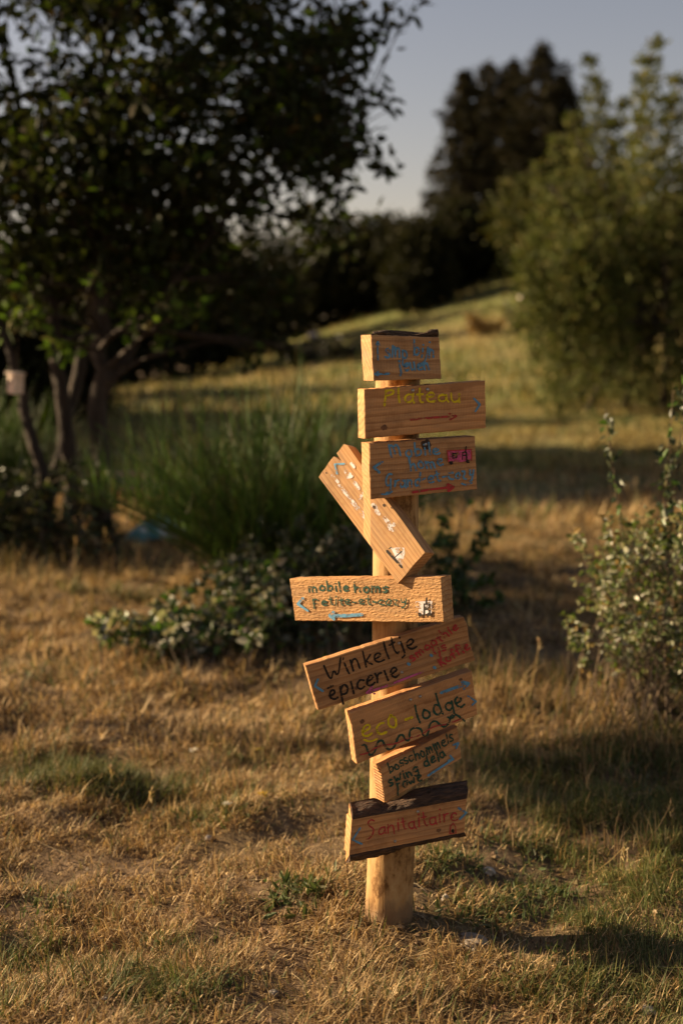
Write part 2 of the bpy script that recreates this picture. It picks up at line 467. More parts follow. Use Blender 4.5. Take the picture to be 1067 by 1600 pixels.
# ---- stroke lettering
GLY = {
 'a': (.8, [[(.7,.8),(.45,1),(.12,.75),(.08,.3),(.3,0),(.55,.1),(.7,.4)], [(.7,1),(.7,.3),(.82,0)]]),
 'b': (.8, [[(.1,1.75),(.12,.9),(.12,0)], [(.12,.6),(.35,.95),(.7,.8),(.75,.3),(.45,0),(.12,.1)]]),
 'c': (.7, [[(.68,.85),(.4,1),(.1,.7),(.08,.3),(.32,0),(.68,.12)]]),
 'd': (.85, [[(.66,.75),(.4,.95),(.1,.7),(.08,.25),(.35,0),(.66,.25)], [(.7,1.75),(.7,.9),(.74,0)]]),
 'e': (.75, [[(.1,.5),(.4,.55),(.66,.65),(.6,.92),(.38,1),(.12,.75),(.08,.3),(.32,0),(.7,.12)]]),
 'f': (.6, [[(.65,1.6),(.45,1.75),(.3,1.5),(.28,.8),(.28,0)], [(.05,.85),(.55,.9)]]),
 'g': (.8, [[(.68,.8),(.42,1),(.1,.75),(.1,.3),(.38,.1),(.68,.4)], [(.7,1),(.7,.2),(.62,-.45),(.3,-.6),(.05,-.4)]]),
 'h': (.8, [[(.1,1.75),(.12,.8),(.12,0)], [(.12,.5),(.4,.95),(.65,.8),(.68,.3),(.7,0)]]),
 'i': (.35, [[(.17,1),(.17,.5),(.2,0)], [(.17,1.4),(.2,1.48)]]),
 'I': (.35, [[(.17,1),(.17,.5),(.2,0)]]),
 'j': (.4, [[(.25,1),(.25,.2),(.2,-.4),(0,-.55)], [(.26,1.4),(.28,1.48)]]),
 'k': (.7, [[(.1,1.5),(.12,0)], [(.6,.95),(.14,.45)], [(.25,.5),(.65,0)]]),
 'l': (.35, [[(.16,1.75),(.16,.8),(.2,0)]]),
 'm': (1.15, [[(.1,1),(.12,0)], [(.12,.55),(.32,.97),(.52,.8),(.54,0)], [(.54,.55),(.75,.97),(.98,.8),(1.0,0)]]),
 'M': (1.2, [[(.1,1.5),(.14,-.1)], [(.12,1.2),(.35,1.45),(.55,1.2),(.56,.2)], [(.56,1.1),(.8,1.45),(1.0,1.2),(1.04,0)]]),
 'n': (.8, [[(.1,1),(.12,0)], [(.12,.55),(.4,.97),(.64,.8),(.68,0)]]),
 'o': (.8, [[(.4,1),(.1,.7),(.1,.25),(.4,0),(.7,.25),(.7,.7),(.42,1)]]),
 'p': (.8, [[(.1,1),(.12,.2),(.12,-.65)], [(.12,.7),(.4,1),(.7,.75),(.65,.3),(.4,.1),(.12,.25)]]),
 'P': (.85, [[(.15,1.5),(.15,.6),(.1,-.4)], [(.12,1.4),(.5,1.55),(.8,1.35),(.6,1.0),(.2,.85)]]),
 'r': (.6, [[(.1,1),(.12,.4),(.12,0)], [(.12,.55),(.3,.95),(.58,.95)]]),
 's': (.65, [[(.6,.88),(.35,1),(.1,.8),(.2,.55),(.5,.45),(.6,.2),(.35,0),(.05,.12)]]),
 'S': (1.0, [[(.95,1.5),(.6,1.75),(.2,1.45),(.35,1.0),(.75,.65),(.7,.1),(.3,-.35),(-.1,-.35)]]),
 't': (.55, [[(.25,1.55),(.25,.4),(.4,.02),(.55,.1)], [(.02,1.02),(.5,1.05)]]),
 'u': (.8, [[(.1,1),(.1,.3),(.32,0),(.6,.2)], [(.66,1),(.66,.4),(.74,0)]]),
 'w': (1.1, [[(.05,1),(.28,0),(.52,.75),(.75,0),(1.02,1)]]),
 'W': (1.5, [[(.05,1.5),(.35,0),(.7,1.05),(.95,.1),(1.45,1.75)]]),
 'y': (.75, [[(.1,1),(.15,.45),(.4,.3),(.62,.5)], [(.66,1),(.62,.1),(.45,-.5),(.15,-.55)]]),
 'z': (.7, [[(.08,1),(.62,1),(.1,.05),(.66,0)]]),
 'K': (.85, [[(.12,1.5),(.15,0)], [(.75,1.5),(.17,.65)], [(.3,.75),(.8,0)]]),
 'é': (.75, [[(.1,.5),(.4,.55),(.66,.65),(.6,.92),(.38,1),(.12,.75),(.08,.3),(.32,0),(.7,.12)], [(.15,1.35),(.6,1.4)]]),
 'G': (1.0, [[(.95,1.5),(.5,1.6),(.12,1.1),(.1,.4),(.4,.1),(.7,.4)], [(.75,1.0),(.7,.0),(.55,-.6),(.2,-.7)]]),
 '-': (.55, [[(.08,.5),(.45,.52)]]),
 ' ': (.5, []),
}
def text(s, A, B, h, slant=0.0, wob=.10):
    """polylines in frame pixels for a word hand-painted from A to B along its base line"""
    A = np.array(A, float); B = np.array(B, float)
    tot = sum(GLY[ch][0] + .16 for ch in s) - .16
    L = np.linalg.norm(B - A); ux = (B - A) / L; uy = np.array([ux[1], -ux[0]])
    sx = L / tot; x = 0; out = []
    for ch in s:
        w, st = GLY[ch]
        dy = random.uniform(-wob, wob) * h; sc = random.uniform(1 - wob, 1 + wob * 1.4)
        sl = slant + random.uniform(-.15, .15); rot = random.uniform(-.12, .12)
        for pl in st:
            pts = [A + ux * ((x + a) * sx + sl * b * h * sc) + uy * (b * h * sc + dy + rot * a * h) + RNG.normal(0, .035 * h, 2) for a, b in pl]
            out.append(smooth(pts))
        x += w + .16
    return out
def smooth(pts):
    pts = [np.array(p, float) for p in pts]
    if len(pts) < 3: return pts
    for _ in range(2):
        q = [pts[0]]
        for a, b in zip(pts[:-1], pts[1:]):
            q += [a * .75 + b * .25, a * .25 + b * .75]
        q.append(pts[-1]); pts = q
    return pts
def zm(pts, sc, off):
    return [(p[0] / sc + off[0], p[1] / sc + off[1]) for p in pts]

PAINT = {
 'blue': paint_mat('blue_paint', (.11, .28, .42), 0.86),
 'blue_thin': paint_mat('thin_blue_paint', (.10, .26, .40), 0.82),
 'yellow': paint_mat('yellow_paint', (.66, .50, .012), 0.99),
 'red': paint_mat('red_paint', (.42, .04, .04), 0.86),
 'red_thin': paint_mat('thin_red_paint', (.38, .05, .04), 0.64),
 'green': paint_mat('dark_green_paint', (.020, .065, .042), 0.96),
 'black': paint_mat('black_paint', (.020, .014, .010), 0.99),
 'pink': paint_mat('pink_paint', (.55, .09, .20), .75),
 'magenta': paint_mat('magenta_paint', (.50, .10, .24), .68),
 'white': paint_mat('white_paint', (.62, .58, .57), .62),
 'white_thin': paint_mat('thin_white_paint', (.58, .53, .52), .46),
}

class Board:
    def __init__(s, label, corners, yaw, pitch, th, mat, depth=2.548, axis_px=None, edge=.0012, front_z=None):
        """corners: outline of the front face in frame pixels, clockwise from top left"""
        a, b = math.radians(yaw), math.radians(pitch)
        s.n = Vector((math.sin(a) * math.cos(b), -math.cos(a) * math.cos(b), math.sin(b)))
        cpx = sum(p[0] for p in corners) / len(corners); cpy = sum(p[1] for p in corners) / len(corners)
        s.p0 = at(axis_px if axis_px else 615, cpy, depth)
        s.th = th
        s.org = s.hit(cpx, cpy)
        x = None
        if len(corners) == 4:
            x = (s.hit(*corners[1]) - s.hit(*corners[0]) + s.hit(*corners[2]) - s.hit(*corners[3])).normalized()
        s.corners = corners
        s.X = x; s.label = label; s.mat = mat; s.edge = edge; s.k = 0
        if x: s.frame()
    def frame(s):
        s.Y = s.n.cross(s.X).normalized(); s.X = s.Y.cross(s.n)
        m = Matrix((s.X, s.Y, s.n)).transposed().to_4x4(); m.translation = s.org
        s.mw = m; s.inv = m.inverted()
    def hit(s, px, py, off=0.0):
        d = ray(px, py)
        return CAMP + d * ((s.p0 + s.n * off - CAMP).dot(s.n) / d.dot(s.n))
    def loc(s, px, py, off=0.0):
        return s.inv @ s.hit(px, py, off)
    def outline(s, pts, step=.006, amp=.0005):
        L = [s.loc(*p) for p in pts]; out = []
        for i in range(len(L)):
            a, b = L[i], L[(i + 1) % len(L)]
            n = max(1, int((b - a).length / step))
            for k in range(n):
                p = a.lerp(b, k / n)
                j = 0 if k == 0 else amp
                out.append(Vector((p.x + random.uniform(-j, j), p.y + random.uniform(-j, j), 0)))
        return out
    def make(s, pts=None, back=None):
        o = s.outline(pts or s.corners); n = len(o)
        c = Vector((0, 0, 0))
        for p in o: c += p / n
        e = s.edge
        def ring(k, z):
            r = []
            for p in o:
                d = p - c
                q = Vector((p.x - math.copysign(min(e * k, abs(d.x)), d.x), p.y - math.copysign(min(e * k, abs(d.y)), d.y), z))
                r.append(q)
            return r
        R = [ring(1, 0), ring(0, -e), ring(0, -s.th + e), ring(1, -s.th)]
        V = [tuple(p) for r in R for p in r]
        me = bpy.data.meshes.new('board')
        faces = [tuple(range(n - 1, -1, -1)), tuple(range(3 * n, 4 * n))]
        for j in range(3):
            for i in range(n):
                faces.append((j * n + i, j * n + (i + 1) % n, (j + 1) * n + (i + 1) % n, (j + 1) * n + i))
        return s.finish(V, faces)
    def finish(s, V, faces):
        me = bpy.data.meshes.new('board')
        me.from_pydata(V, [], faces); me.update()
        import bmesh
        bm = bmesh.new(); bm.from_mesh(me); bmesh.ops.recalc_face_normals(bm, faces=bm.faces); bm.to_mesh(me); bm.free()
        me.materials.append(s.mat)
        s.ob = bpy.data.objects.new('board', me); COL.objects.link(s.ob)
        s.ob.parent = signpost; place(s.ob, BASE, s.mw)
        s.ob['label'] = s.label
        return s
    def strokes(s, lines, wpx, paint, name='lettering', base=0.0):
        mb = MB()
        for pl in lines:
            s.k += 1; z = base + .00035 + .00004 * s.k
            P = [s.loc(*p) for p in pl]
            P = [Vector((p.x, p.y)) for p in P]
            Q = [P[0]]
            for p in P[1:]:
                if (p - Q[-1]).length > 2e-4: Q.append(p)
            if len(Q) < 2: Q.append(Q[0] + Vector((.002, .001)))
            w = wpx / 871 / 2
            # rounded ends
            t0 = (Q[1] - Q[0]).normalized(); t1 = (Q[-1] - Q[-2]).normalized()
            seq = [(Q[0] - t0 * w * .9, .35), (Q[0] - t0 * w * .4, .8)] + [(q, 1) for q in Q] + [(Q[-1] + t1 * w * .4, .8), (Q[-1] + t1 * w * .9, .35)]
            V = []; n = len(seq)
            for i, (p, k) in enumerate(seq):
                d = seq[min(i + 1, n - 1)][0] - seq[max(i - 1, 0)][0]
                d = d.normalized() if d.length > 1e-9 else Vector((1, 0))
                ww = w * k * random.uniform(.72, 1.18)
                V += [(p.x - d.y * ww, p.y + d.x * ww, z), (p.x + d.y * ww, p.y - d.x * ww, z)]
            mb.add(V, {4: [(2 * i + 1, 2 * i + 3, 2 * i + 2, 2 * i) for i in range(n - 1)]})
        o = mb.build(name, PAINT[paint], s.ob)
        return o
    def patch(s, pts, paint, name, label=None, base=0.0):
        s.k += 1; z = base + .00035 + .00004 * s.k
        L = [s.loc(*p) for p in pts]; out = []
        for i in range(len(L)):
            a, b = L[i], L[(i + 1) % len(L)]
            for k in range(5):
                p = a.lerp(b, k / 5); out.append((p.x + random.uniform(-.0006, .0006), p.y + random.uniform(-.0006, .0006), z))
        me = bpy.data.meshes.new(name); me.from_pydata(out, [], [tuple(range(len(out) - 1, -1, -1))]); me.update()
        me.materials.append(PAINT[paint])
        o = bpy.data.objects.new(name, me); COL.objects.link(o); o.parent = s.ob
        if label: o['label'] = label
        return o
    def nail(s, px, py, r=.0034, knot=0, base=0.0):
        p = s.loc(px, py)
        if knot:
            s.disc(p, knot, base + .0003, M['dark_hole'], 'knot')
        mb = MB()
        V = []; n = 12
        for z, k in ((-.004, .5), (base + .0008, 1), (base + .0018, .8), (base + .0021, .3)):
            for i in range(n):
                a = 2 * math.pi * i / n; V.append((p.x + r * k * math.cos(a), p.y + r * k * math.sin(a), z))
        F = [(j * n + i, j * n + (i + 1) % n, (j + 1) * n + (i + 1) % n, (j + 1) * n + i) for j in range(3) for i in range(n)]
        mb.add(V, {4: F, n: [tuple(range(3 * n, 4 * n))]})
        mb.build('nail', M['nail'], s.ob, True)
    def disc(s, p, r, z, mat, name):
        n = 22; V = []
        for i in range(n):
            a = 2 * math.pi * i / n; k = r * random.uniform(.75, 1.2)
            V.append((p.x + k * 1.25 * math.cos(a), p.y + k * math.sin(a), z))
        me = bpy.data.meshes.new(name); me.from_pydata(V, [], [tuple(range(n))]); me.update(); me.materials.append(mat)
        o = bpy.data.objects.new(name, me); COL.objects.link(o); o.parent = s.ob

def arrow(tail, tip, head=8, spread=.55):
    A = np.array(tail, float); B = np.array(tip, float); d = (A - B) / np.linalg.norm(A - B)
    n = np.array([-d[1], d[0]])
    return [[A, A * .5 + B * .5 + n * .6, B], [B + d * head + n * head * spread, B], [B + d * head - n * head * spread, B]]
def chevron(tip, size, direction, ang=0.0):
    c, s = math.cos(ang), math.sin(ang)
    r = lambda x, y: (tip[0] + x * c - y * s, tip[1] + x * s + y * c)
    return [[r(-direction * size * .8, -size), r(0, 0)], [r(-direction * size * .8, size), r(0, 0)]]

# board 1: thick stub at the top, bark along its upper edge
b = Board('short thick top board with bark edge and faded blue writing', [(579.8, 523), (686, 527), (689.5, 592), (584, 595)], 25, 0, .043,
          wood_mat('stub_wood', (.92, .88, .84), (0, -.05, -.09), 34, .3), 2.545, 622).make()
b.strokes(text('smp', (601, 558), (637, 560), 15, .0) + text('bijn', (646, 556), (678, 559), 14), 3.4, 'blue_thin')
b.strokes(text('jeuen', (623, 580), (671, 576), 11), 3.6, 'blue_thin')
b.strokes(arrow((590, 562), (590, 534), 5), 3.0, 'blue_thin', 'painted_arrow')
b.strokes(arrow((607, 584), (585, 584), 5), 3.4, 'blue_thin', 'painted_arrow')
mb = MB()
tp = [zm([q], 7.62, (560, 510))[0] for q in [(150, 98), (280, 70), (345, 88), (430, 106), (540, 122), (680, 112), (790, 100), (860, 78), (935, 62)]]
P3 = [b.loc(x, y, -.013) for x, y in tp]
mb.tube(P3, [.0012, .0028, .0030, .0026, .0026, .0028, .0040, .0062, .0055], 9, jitter=.35)
P4 = [b.loc(x, y - 1.5, -.024) for x, y in [(583, 522), (600, 522), (630, 524), (660, 525), (684, 525)]]
mb.tube(P4, [.003, .005, .0055, .005, .003], 8, jitter=.5)
mb.build('bark', bark_mat('board_bark', (.16, .09, .045), (60, 200, 200)), b.ob)

# board 2
b = Board('long board reading Plateau in yellow with a red arrow', [(569, 608.5), (757.8, 594.7), (759, 668.7), (570, 685.5)], 17, 0, .040,
          wood_mat('plateau_wood', (1.10, .97, .84), (0, .05, -.05), 30, .3), 2.545, 625).make()
b.strokes(text('Plateau', (599, 630), (719, 627), 13.5, .05), 3.6, 'yellow')
b.strokes(arrow((642, 656), (712, 650), 10, .45), 4.0, 'red_thin', 'painted_arrow')
b.strokes(chevron((749, 632), 10, 1, -.1), 3.4, 'blue', 'painted_chevron')
b.nail(644.5, 610.3); b.nail(667.5, 608.6)
KNOT = plain_mat('pine_knot', (.16, .07, .028), .8, .45, 160)
b.disc(b.loc(600, 668), .0050, .00025, KNOT, 'knot')

# board 3
b = Board('board reading Mobile home in blue with a small pink caravan', [(576.4, 692.5), (741.5, 681.6), (745.4, 764.3), (579, 780.3)], 20, 0, .040,
          wood_mat('mobile_wood', (.95, .87, .80), (0, -.09, -.05), 36, .35), 2.545, 626).make()
z4 = lambda *p: zm(p, 5.616, (560, 675))
def T4(s, a, c, h): return text(s, z4(a)[0], z4(c)[0], h)
b.strokes(T4('M', (275, 215), (385, 205), 11), 3.4, 'blue'); b.strokes(T4('obile', (410, 222), (715, 190), 10.5), 3.2, 'blue')
b.strokes(T4('home', (450, 335), (745, 298), 10.5), 3.4, 'blue')
b.strokes(T4('Grand', (232, 480), (540, 478), 11.5), 3.2, 'blue'); b.strokes(T4('-et-', (545, 450), (770, 425), 11), 3.0, 'blue_thin'); b.strokes(T4('cozy', (785, 415), (1005, 402), 11), 3.4, 'blue')
for q in (smooth(z4((200, 545), (255, 548), (290, 520))), smooth(z4((900, 452), (940, 465), (990, 445)))): b.strokes([q], 3.0, 'blue', 'underline')
b.strokes([z4((205, 260), (130, 310)), z4((130, 310), (180, 355))], 4.0, 'blue', 'painted_chevron')
b.strokes(arrow(z4((475, 528))[0], z4((830, 480))[0], 9, .55), 4.6, 'red', 'painted_arrow')
b.patch(z4((775, 160), (985, 150), (985, 250), (890, 262), (785, 262)), 'pink', 'painted_caravan', 'pink caravan picture painted on the board')
b.strokes([z4((772, 165), (985, 152)), z4((985, 152), (985, 250)), z4((775, 165), (785, 260))], 2.2, 'red', 'caravan_outline')
b.strokes([z4((820, 190), (855, 188), (855, 225), (820, 228), (820, 195)), z4((825, 208), (852, 206)), z4((905, 240), (908, 178), (940, 176), (942, 240)), z4((932, 178), (938, 128)), z4((912, 205), (938, 203))], 2.4, 'black', 'caravan_windows')
for q in (z4((803, 268), (811, 272)), z4((950, 256), (956, 258))): b.strokes([q], 6.2, 'black', 'caravan_wheel')
b.nail(*z4((588, 108))[0], r=.0030, knot=.0085)

# board 4: slanting board with a notch
b = Board('slanting board with worn white paint and a small black and white mark', [(498, 745), (539, 693), (665, 862), (621, 911)], -35, 10, .034,
          wood_mat('slant_wood', (1.04, .99, .92), (0, -.08, -.04), 42, .65), 2.560, 605)
zs = lambda *p: zm(p, 5.335, (490, 680))
b.X = (b.hit(621, 911) - b.hit(498, 745)).normalized(); b.frame()
up = zs((42, 348), (150, 196), (168, 176), (230, 214), (192, 150), (252, 74), (285, 88), (415, 275))
dn = zs((475, 372), (700, 662), (925, 975), (700, 1236), (515, 985), (475, 925))
cut_a = zs((415, 275), (415, 845)); 
SD = -.007
V = []; upi = []; dni = []
for p in up: V.append(tuple(b.loc(p[0], p[1], SD))); upi.append(len(V) - 1)
p = cut_a[1]; V.append(tuple(b.loc(p[0], p[1], SD))); upi.append(len(V) - 1)
for p in dn: V.append(tuple(b.loc(*p))); dni.append(len(V) - 1)
faces = [tuple(upi), tuple(dni), (upi[7], dni[0], dni[5], upi[8])]
outl = upi[:8] + dni + [upi[8]]
nb0 = len(V)
for i in outl:
    q = V[i]; V.append((q[0], q[1], -b.th))
m = len(outl)
for i in range(m):
    faces.append((outl[i], outl[(i + 1) % m], nb0 + (i + 1) % m, nb0 + i))
faces.append(tuple(range(nb0, nb0 + m)))
b.finish(V, faces)
b.patch(zs((640, 940), (755, 935), (760, 985), (735, 1090), (690, 1030)), 'white', 'painted_mark')
b.strokes([zs((612, 965), (735, 1100))], 4.4, 'black', 'painted_mark'); b.strokes([zs((675, 1020), (735, 968)), zs((630, 945), (645, 935))], 2.0, 'black', 'painted_mark')
b.strokes([zs((495, 580), (520, 600)), zs((520, 625), (545, 655)), zs((590, 690), (630, 735)), zs((630, 760), (670, 745)), zs((640, 780), (660, 790))], 7, 'white_thin', 'worn_paint')
b.strokes([zs((135, 335), (185, 385)), zs((195, 420), (300, 530)), zs((300, 545), (430, 700)), zs((250, 300), (290, 330)), zs((265, 345), (300, 340)), zs((325, 390), (360, 440)), zs((300, 235), (320, 260)), zs((370, 520), (400, 480))], 6.5, 'white_thin', 'worn_paint', base=SD)
b.strokes([zs((180, 320), (160, 240)), zs((160, 240), (240, 235))], 3.4, 'blue', 'painted_chevron', base=SD)
for hx, hy, r in ((505, 600, .0028), (588, 585, .003), (650, 605, .0018)):
    p = b.loc(*zs((hx, hy))[0]); b.disc(p, r, .0006, M['dark_hole'], 'nail_hole')
p = b.loc(*zs((90, 312))[0]); b.disc(p, .0016, SD + .0006, M['dark_hole'], 'nail_hole')

# board 5
b = Board('rough-sawn sunlit board reading mobile homs in dark green', [(452, 904.5), (689, 901.5), (693.5, 973), (461, 970)], -36, 0, .034,
          wood_mat('rough_wood', (1.0, .94, .84), (0, -.14, -.03), 36, .1, 1.0), 2.535, 618, .0015).make()
z3 = lambda *p: zm(p, 4.0264, (445, 890))
b.strokes(text('mobile', z3((150, 140))[0], z3((405, 135))[0], 8.5) + text('homs', z3((435, 142))[0], z3((650, 140))[0], 9), 3.2, 'green')
b.strokes(text('petite-et-cozy', z3((178, 222))[0], z3((770, 222))[0], 8.2), 2.7, 'green')
b.strokes([z3((120, 178), (85, 215)), z3((85, 215), (148, 258))], 4.4, 'blue', 'painted_chevron')
b.strokes(arrow(z3((490, 282))[0], z3((285, 290))[0], 7, .8), 5.0, 'blue', 'painted_arrow')
b.patch(z3((822, 200), (930, 195), (925, 275), (830, 280)), 'white', 'painted_caravan', 'white caravan picture painted on the board')
b.strokes([z3((895, 180), (893, 210)), z3((880, 285), (880, 215), (912, 215), (915, 285)), z3((882, 248), (908, 246))], 3.4, 'black', 'caravan_windows')
for q in (z3((848, 280), (854, 284)), z3((908, 280), (914, 280))): b.strokes([q], 6.6, 'black', 'caravan_wheel')

# board 6
b = Board('tilted board reading Winkeltje épicerie in black and smoothie in red', [(477, 1040), (720.5, 963.5), (742.4, 1031.5), (497, 1109.8)], 13, 0, .022,
          wood_mat('winkel_wood', (.86, .77, .69), (0, -.10, -.07), 30, .15), 2.555, 617)
b.make([(477, 1040), (716, 965), (724, 964), (730, 978), (733, 1000), (742.4, 1031.5), (497, 1109.8)])
z6 = lambda *p: zm(p, 3.811, (470, 960))
b.strokes(text('Winkeltje', z6((150, 405))[0], z6((690, 190))[0], 15.5, .12), 3.2, 'black')
b.strokes(text('éPIcerIe'.replace('P', 'p'), z6((175, 515))[0], z6((590, 360))[0], 15.5, .08), 3.6, 'black')
b.strokes(text('smoothie', z6((660, 282))[0], z6((940, 85))[0], 8, .0), 2.8, 'red')
b.strokes(text('ijs', z6((790, 238))[0], z6((868, 205))[0], 8), 2.8, 'red')
b.strokes(text('Koffie', z6((830, 310))[0], z6((1005, 200))[0], 8.5), 3.2, 'red')
b.strokes([z6((100, 385), (82, 425)), z6((82, 425), (130, 455))], 3.6, 'blue', 'painted_chevron')
b.strokes(arrow(z6((735, 335))[0], z6((390, 465))[0], 11, .5), 3.8, 'magenta', 'painted_arrow')
for q in (z6((636, 292), (642, 296)), z6((770, 240), (776, 244)), z6((790, 313), (796, 317))): b.strokes([q], 5, 'blue', 'painted_dot')
b.nail(*z6((583, 172))[0], r=.003); b.nail(*z6((600, 345))[0], r=.003)
b.disc(b.loc(*z6((330, 440))[0]), .0032, .00025, KNOT, 'knot')

# board 7
b = Board('tilted board reading eco-lodge in yellow and green above a wavy line', [(546.3, 1114), (736.8, 1048.3), (746, 1116.5), (557.3, 1193.7)], 16, 0, .032,
          wood_mat('eco_wood', (1.06, .92, .80), (0, .04, -.07), 34, .3), 2.545, 614).make()
z7 = lambda *p: zm(p, 4.104, (500, 1030))
b.strokes(text('eco', z7((275, 515))[0], z7((515, 435))[0], 19, .1) + [z7((545, 388), (590, 372))], 4.0, 'yellow')
b.strokes([smooth(z7((280, 515), (320, 530), (365, 510)))], 3.0, 'yellow', 'underline')
b.strokes(text('lodge', z7((622, 405))[0], z7((930, 300))[0], 17, .05), 3.6, 'green')
b.strokes([smooth(z7((268, 550), (290, 545), (305, 590), (320, 620), (350, 600), (365, 530), (400, 515), (415, 560), (445, 585), (480, 560), (500, 490), (530, 480), (545, 520), (575, 520), (570, 460), (600, 437), (650, 445), (655, 490), (690, 490), (700, 410), (740, 390), (770, 425), (800, 435), (830, 400), (835, 360), (870, 350), (925, 395)))], 3.6, 'green', 'wavy_line')
b.strokes([smooth(z7((255, 610), (300, 605), (380, 550), (480, 545), (560, 505), (640, 490), (720, 430), (820, 415), (915, 375)))], 2.4, 'red_thin', 'wavy_line')
b.strokes(arrow(z7((775, 215))[0], z7((950, 155))[0], 9, .6), 5.0, 'blue', 'painted_arrow')
b.strokes([z7((945, 235), (998, 270)), z7((998, 270), (965, 300))], 3.2, 'blue_thin', 'painted_chevron')
b.nail(*z7((580, 260))[0], r=.003); b.nail(*z7((640, 240))[0], r=.003)
b.disc(b.loc(*z7((270, 400))[0]), .0042, .00025, KNOT, 'knot'); b.disc(b.loc(*z7((900, 130))[0]), .0028, .00025, KNOT, 'knot')

# board 8
b = Board('short tilted board reading bosschommels with a blue line', [(594.5, 1198), (714.4, 1134.8), (721.3, 1184.7), (600.4, 1254)], 25, 0, .036,
          wood_mat('boss_wood', (1.0, .90, .80), (0, -.06, -.05), 30, .3), 2.540, 608).make()
z8 = lambda *p: zm(p, 7.113, (580, 1120))
b.strokes(text('bosschommels', z8((205, 630))[0], z8((915, 262))[0], 9.5, .12), 2.8, 'green')
b.strokes(text('swing dela', z8((205, 775))[0], z8((830, 440))[0], 9.0, .08), 3.2, 'green')
b.strokes(text('rowe', z8((290, 808))[0], z8((565, 700))[0], 9, .05) + [z8((290, 770), (290, 865))], 3.0, 'green')
b.strokes([z8((625, 650), (900, 470)), z8((870, 430), (905, 470)), z8((850, 485), (900, 470))], 3.8, 'blue', 'painted_arrow')
b.strokes([z8((905, 310), (960, 290)), z8((960, 290), (935, 350))], 3.6, 'blue_thin', 'painted_chevron')
# saw kerfs across its left end
mb = MB()
x0 = b.loc(594.5, 1198); x1 = b.loc(600.4, 1254)
for k in range(12):
    p = x0.lerp(x1, .10 + k / 13)
    z0, z1 = -.030, -.002
    mb.add([(p.x - .0007, p.y - .0009, z0), (p.x - .0007, p.y + .0009, z0), (p.x - .0007, p.y + .0009, z1), (p.x - .0007, p.y - .0009, z1),
            (p.x + .001, p.y - .0009, z0), (p.x + .001, p.y + .0009, z0), (p.x + .001, p.y + .0009, z1), (p.x + .001, p.y - .0009, z1)],
           {4: [(0, 1, 2, 3), (0, 4, 5, 1), (1, 5, 6, 2), (2, 6, 7, 3), (3, 7, 4, 0)]})
mb.build('saw_grooves', plain_mat('kerf', (.16, .07, .025), .9), b.ob)

# board 9: slab with bark on its upper and lower edges
b = Board('lowest slab board with bark edges reading Sanitaitaire in red', [(550.4, 1280.4), (729, 1247.5), (725.4, 1301), (546.3, 1336.5)], 17, 0, .036,
          wood_mat('slab_wood', (1.04, .90, .78), (0, -.15, -.05), 30, .2), 2.548, 606)
z9 = lambda *p: zm(p, 4.104, (500, 1200))
b.make()
mb = MB()
tf = z9((207, 330), (300, 312), (420, 290), (540, 268), (640, 250), (740, 232), (840, 214), (940, 196))
tb = z9((190, 222), (350, 190), (420, 222), (500, 196), (600, 135), (720, 112), (840, 92), (940, 78))
bf = z9((190, 560), (300, 540), (420, 515), (540, 490), (640, 470), (740, 452), (840, 432), (925, 415))
bb = z9((168, 600), (300, 577), (400, 556), (500, 512), (640, 478), (740, 460), (840, 440), (930, 424))
def bark_strip(front, back, zb, sign):
    n = 30; m = 8; V = []
    fr = [b.loc(*p) for p in front]; bk = [b.loc(p[0], p[1], zb) for p in back]
    def samp(L, f):
        x = f * (len(L) - 1); i = min(int(x), len(L) - 2); return L[i].lerp(L[i + 1], x - i)
    for lay in (0, 1):
        for i in range(n + 1):
            a = samp(fr, i / n); c = samp(bk, i / n)
            for j in range(m + 1):
                q = a.lerp(c, j / m); bul = math.sin(j / m * math.pi) * .004
                nn = .0050 * (vnoise(i * .9 + 7, j * .8) - .35) * (1 if 0 < j else .3)
                off = (bul + nn + .0008) if lay == 0 else -.004
                V.append((q.x, q.y + sign * off * .5, q.z + off))
    F = []; st = (n + 1) * (m + 1)
    for i in range(n):
        for j in range(m):
            q = [i * (m + 1) + j, i * (m + 1) + j + 1, (i + 1) * (m + 1) + j + 1, (i + 1) * (m + 1) + j]
            F.append(q); F.append([x + st for x in q[::-1]])
    for i in range(n):
        for j in (0, m):
            a = i * (m + 1) + j; c = a + m + 1; F.append([a, c, c + st, a + st])
    for j in range(m):
        for i in (0, n):
            a = i * (m + 1) + j; F.append([a, a + 1, a + 1 + st, a + st])
    mb.add(V, {4: F})
bark_strip(tf, tb, -.034, 1)
bark_strip(bf, bb, -.030, -1)
mb.build('bark', bark_mat('slab_bark', (.12, .062, .032), (22, 90, 90)), b.ob, True)
# end slice closing the slab between board and bark
L0 = [b.loc(*p, o) for p, o in ((z9((207, 330))[0], -.001), (z9((190, 224))[0], -.033), (z9((167, 600))[0], -.030), (z9((190, 560))[0], -.001))]
mb = MB(); V = [(p.x - .0012, p.y, p.z) for p in L0] + [(p.x + .004, p.y, p.z) for p in L0]
mb.add(V, {4: [(0, 1, 2, 3), (7, 6, 5, 4), (0, 4, 5, 1), (1, 5, 6, 2), (2, 6, 7, 3), (3, 7, 4, 0)]})
mb.build('end_slice', wood_mat('slab_end', (1, 0.85, 0.7), (0, -.15, -.05), 30, .1), b.ob)
b.strokes(text('Sanitaitaire', z9((300, 440))[0], z9((880, 330))[0], 12.5, .06), 2.6, 'red')
b.strokes([z9((255, 385), (207, 460)), z9((207, 460), (265, 485))], 3.8, 'blue', 'painted_chevron')
b.strokes([z9((885, 255), (935, 285)), z9((935, 285), (895, 325))], 3.8, 'blue', 'painted_chevron')
b.strokes([z9((828, 415), (835, 370), (850, 352), (865, 375), (868, 415), (830, 420))], 2.2, 'red', 'painted_privy')
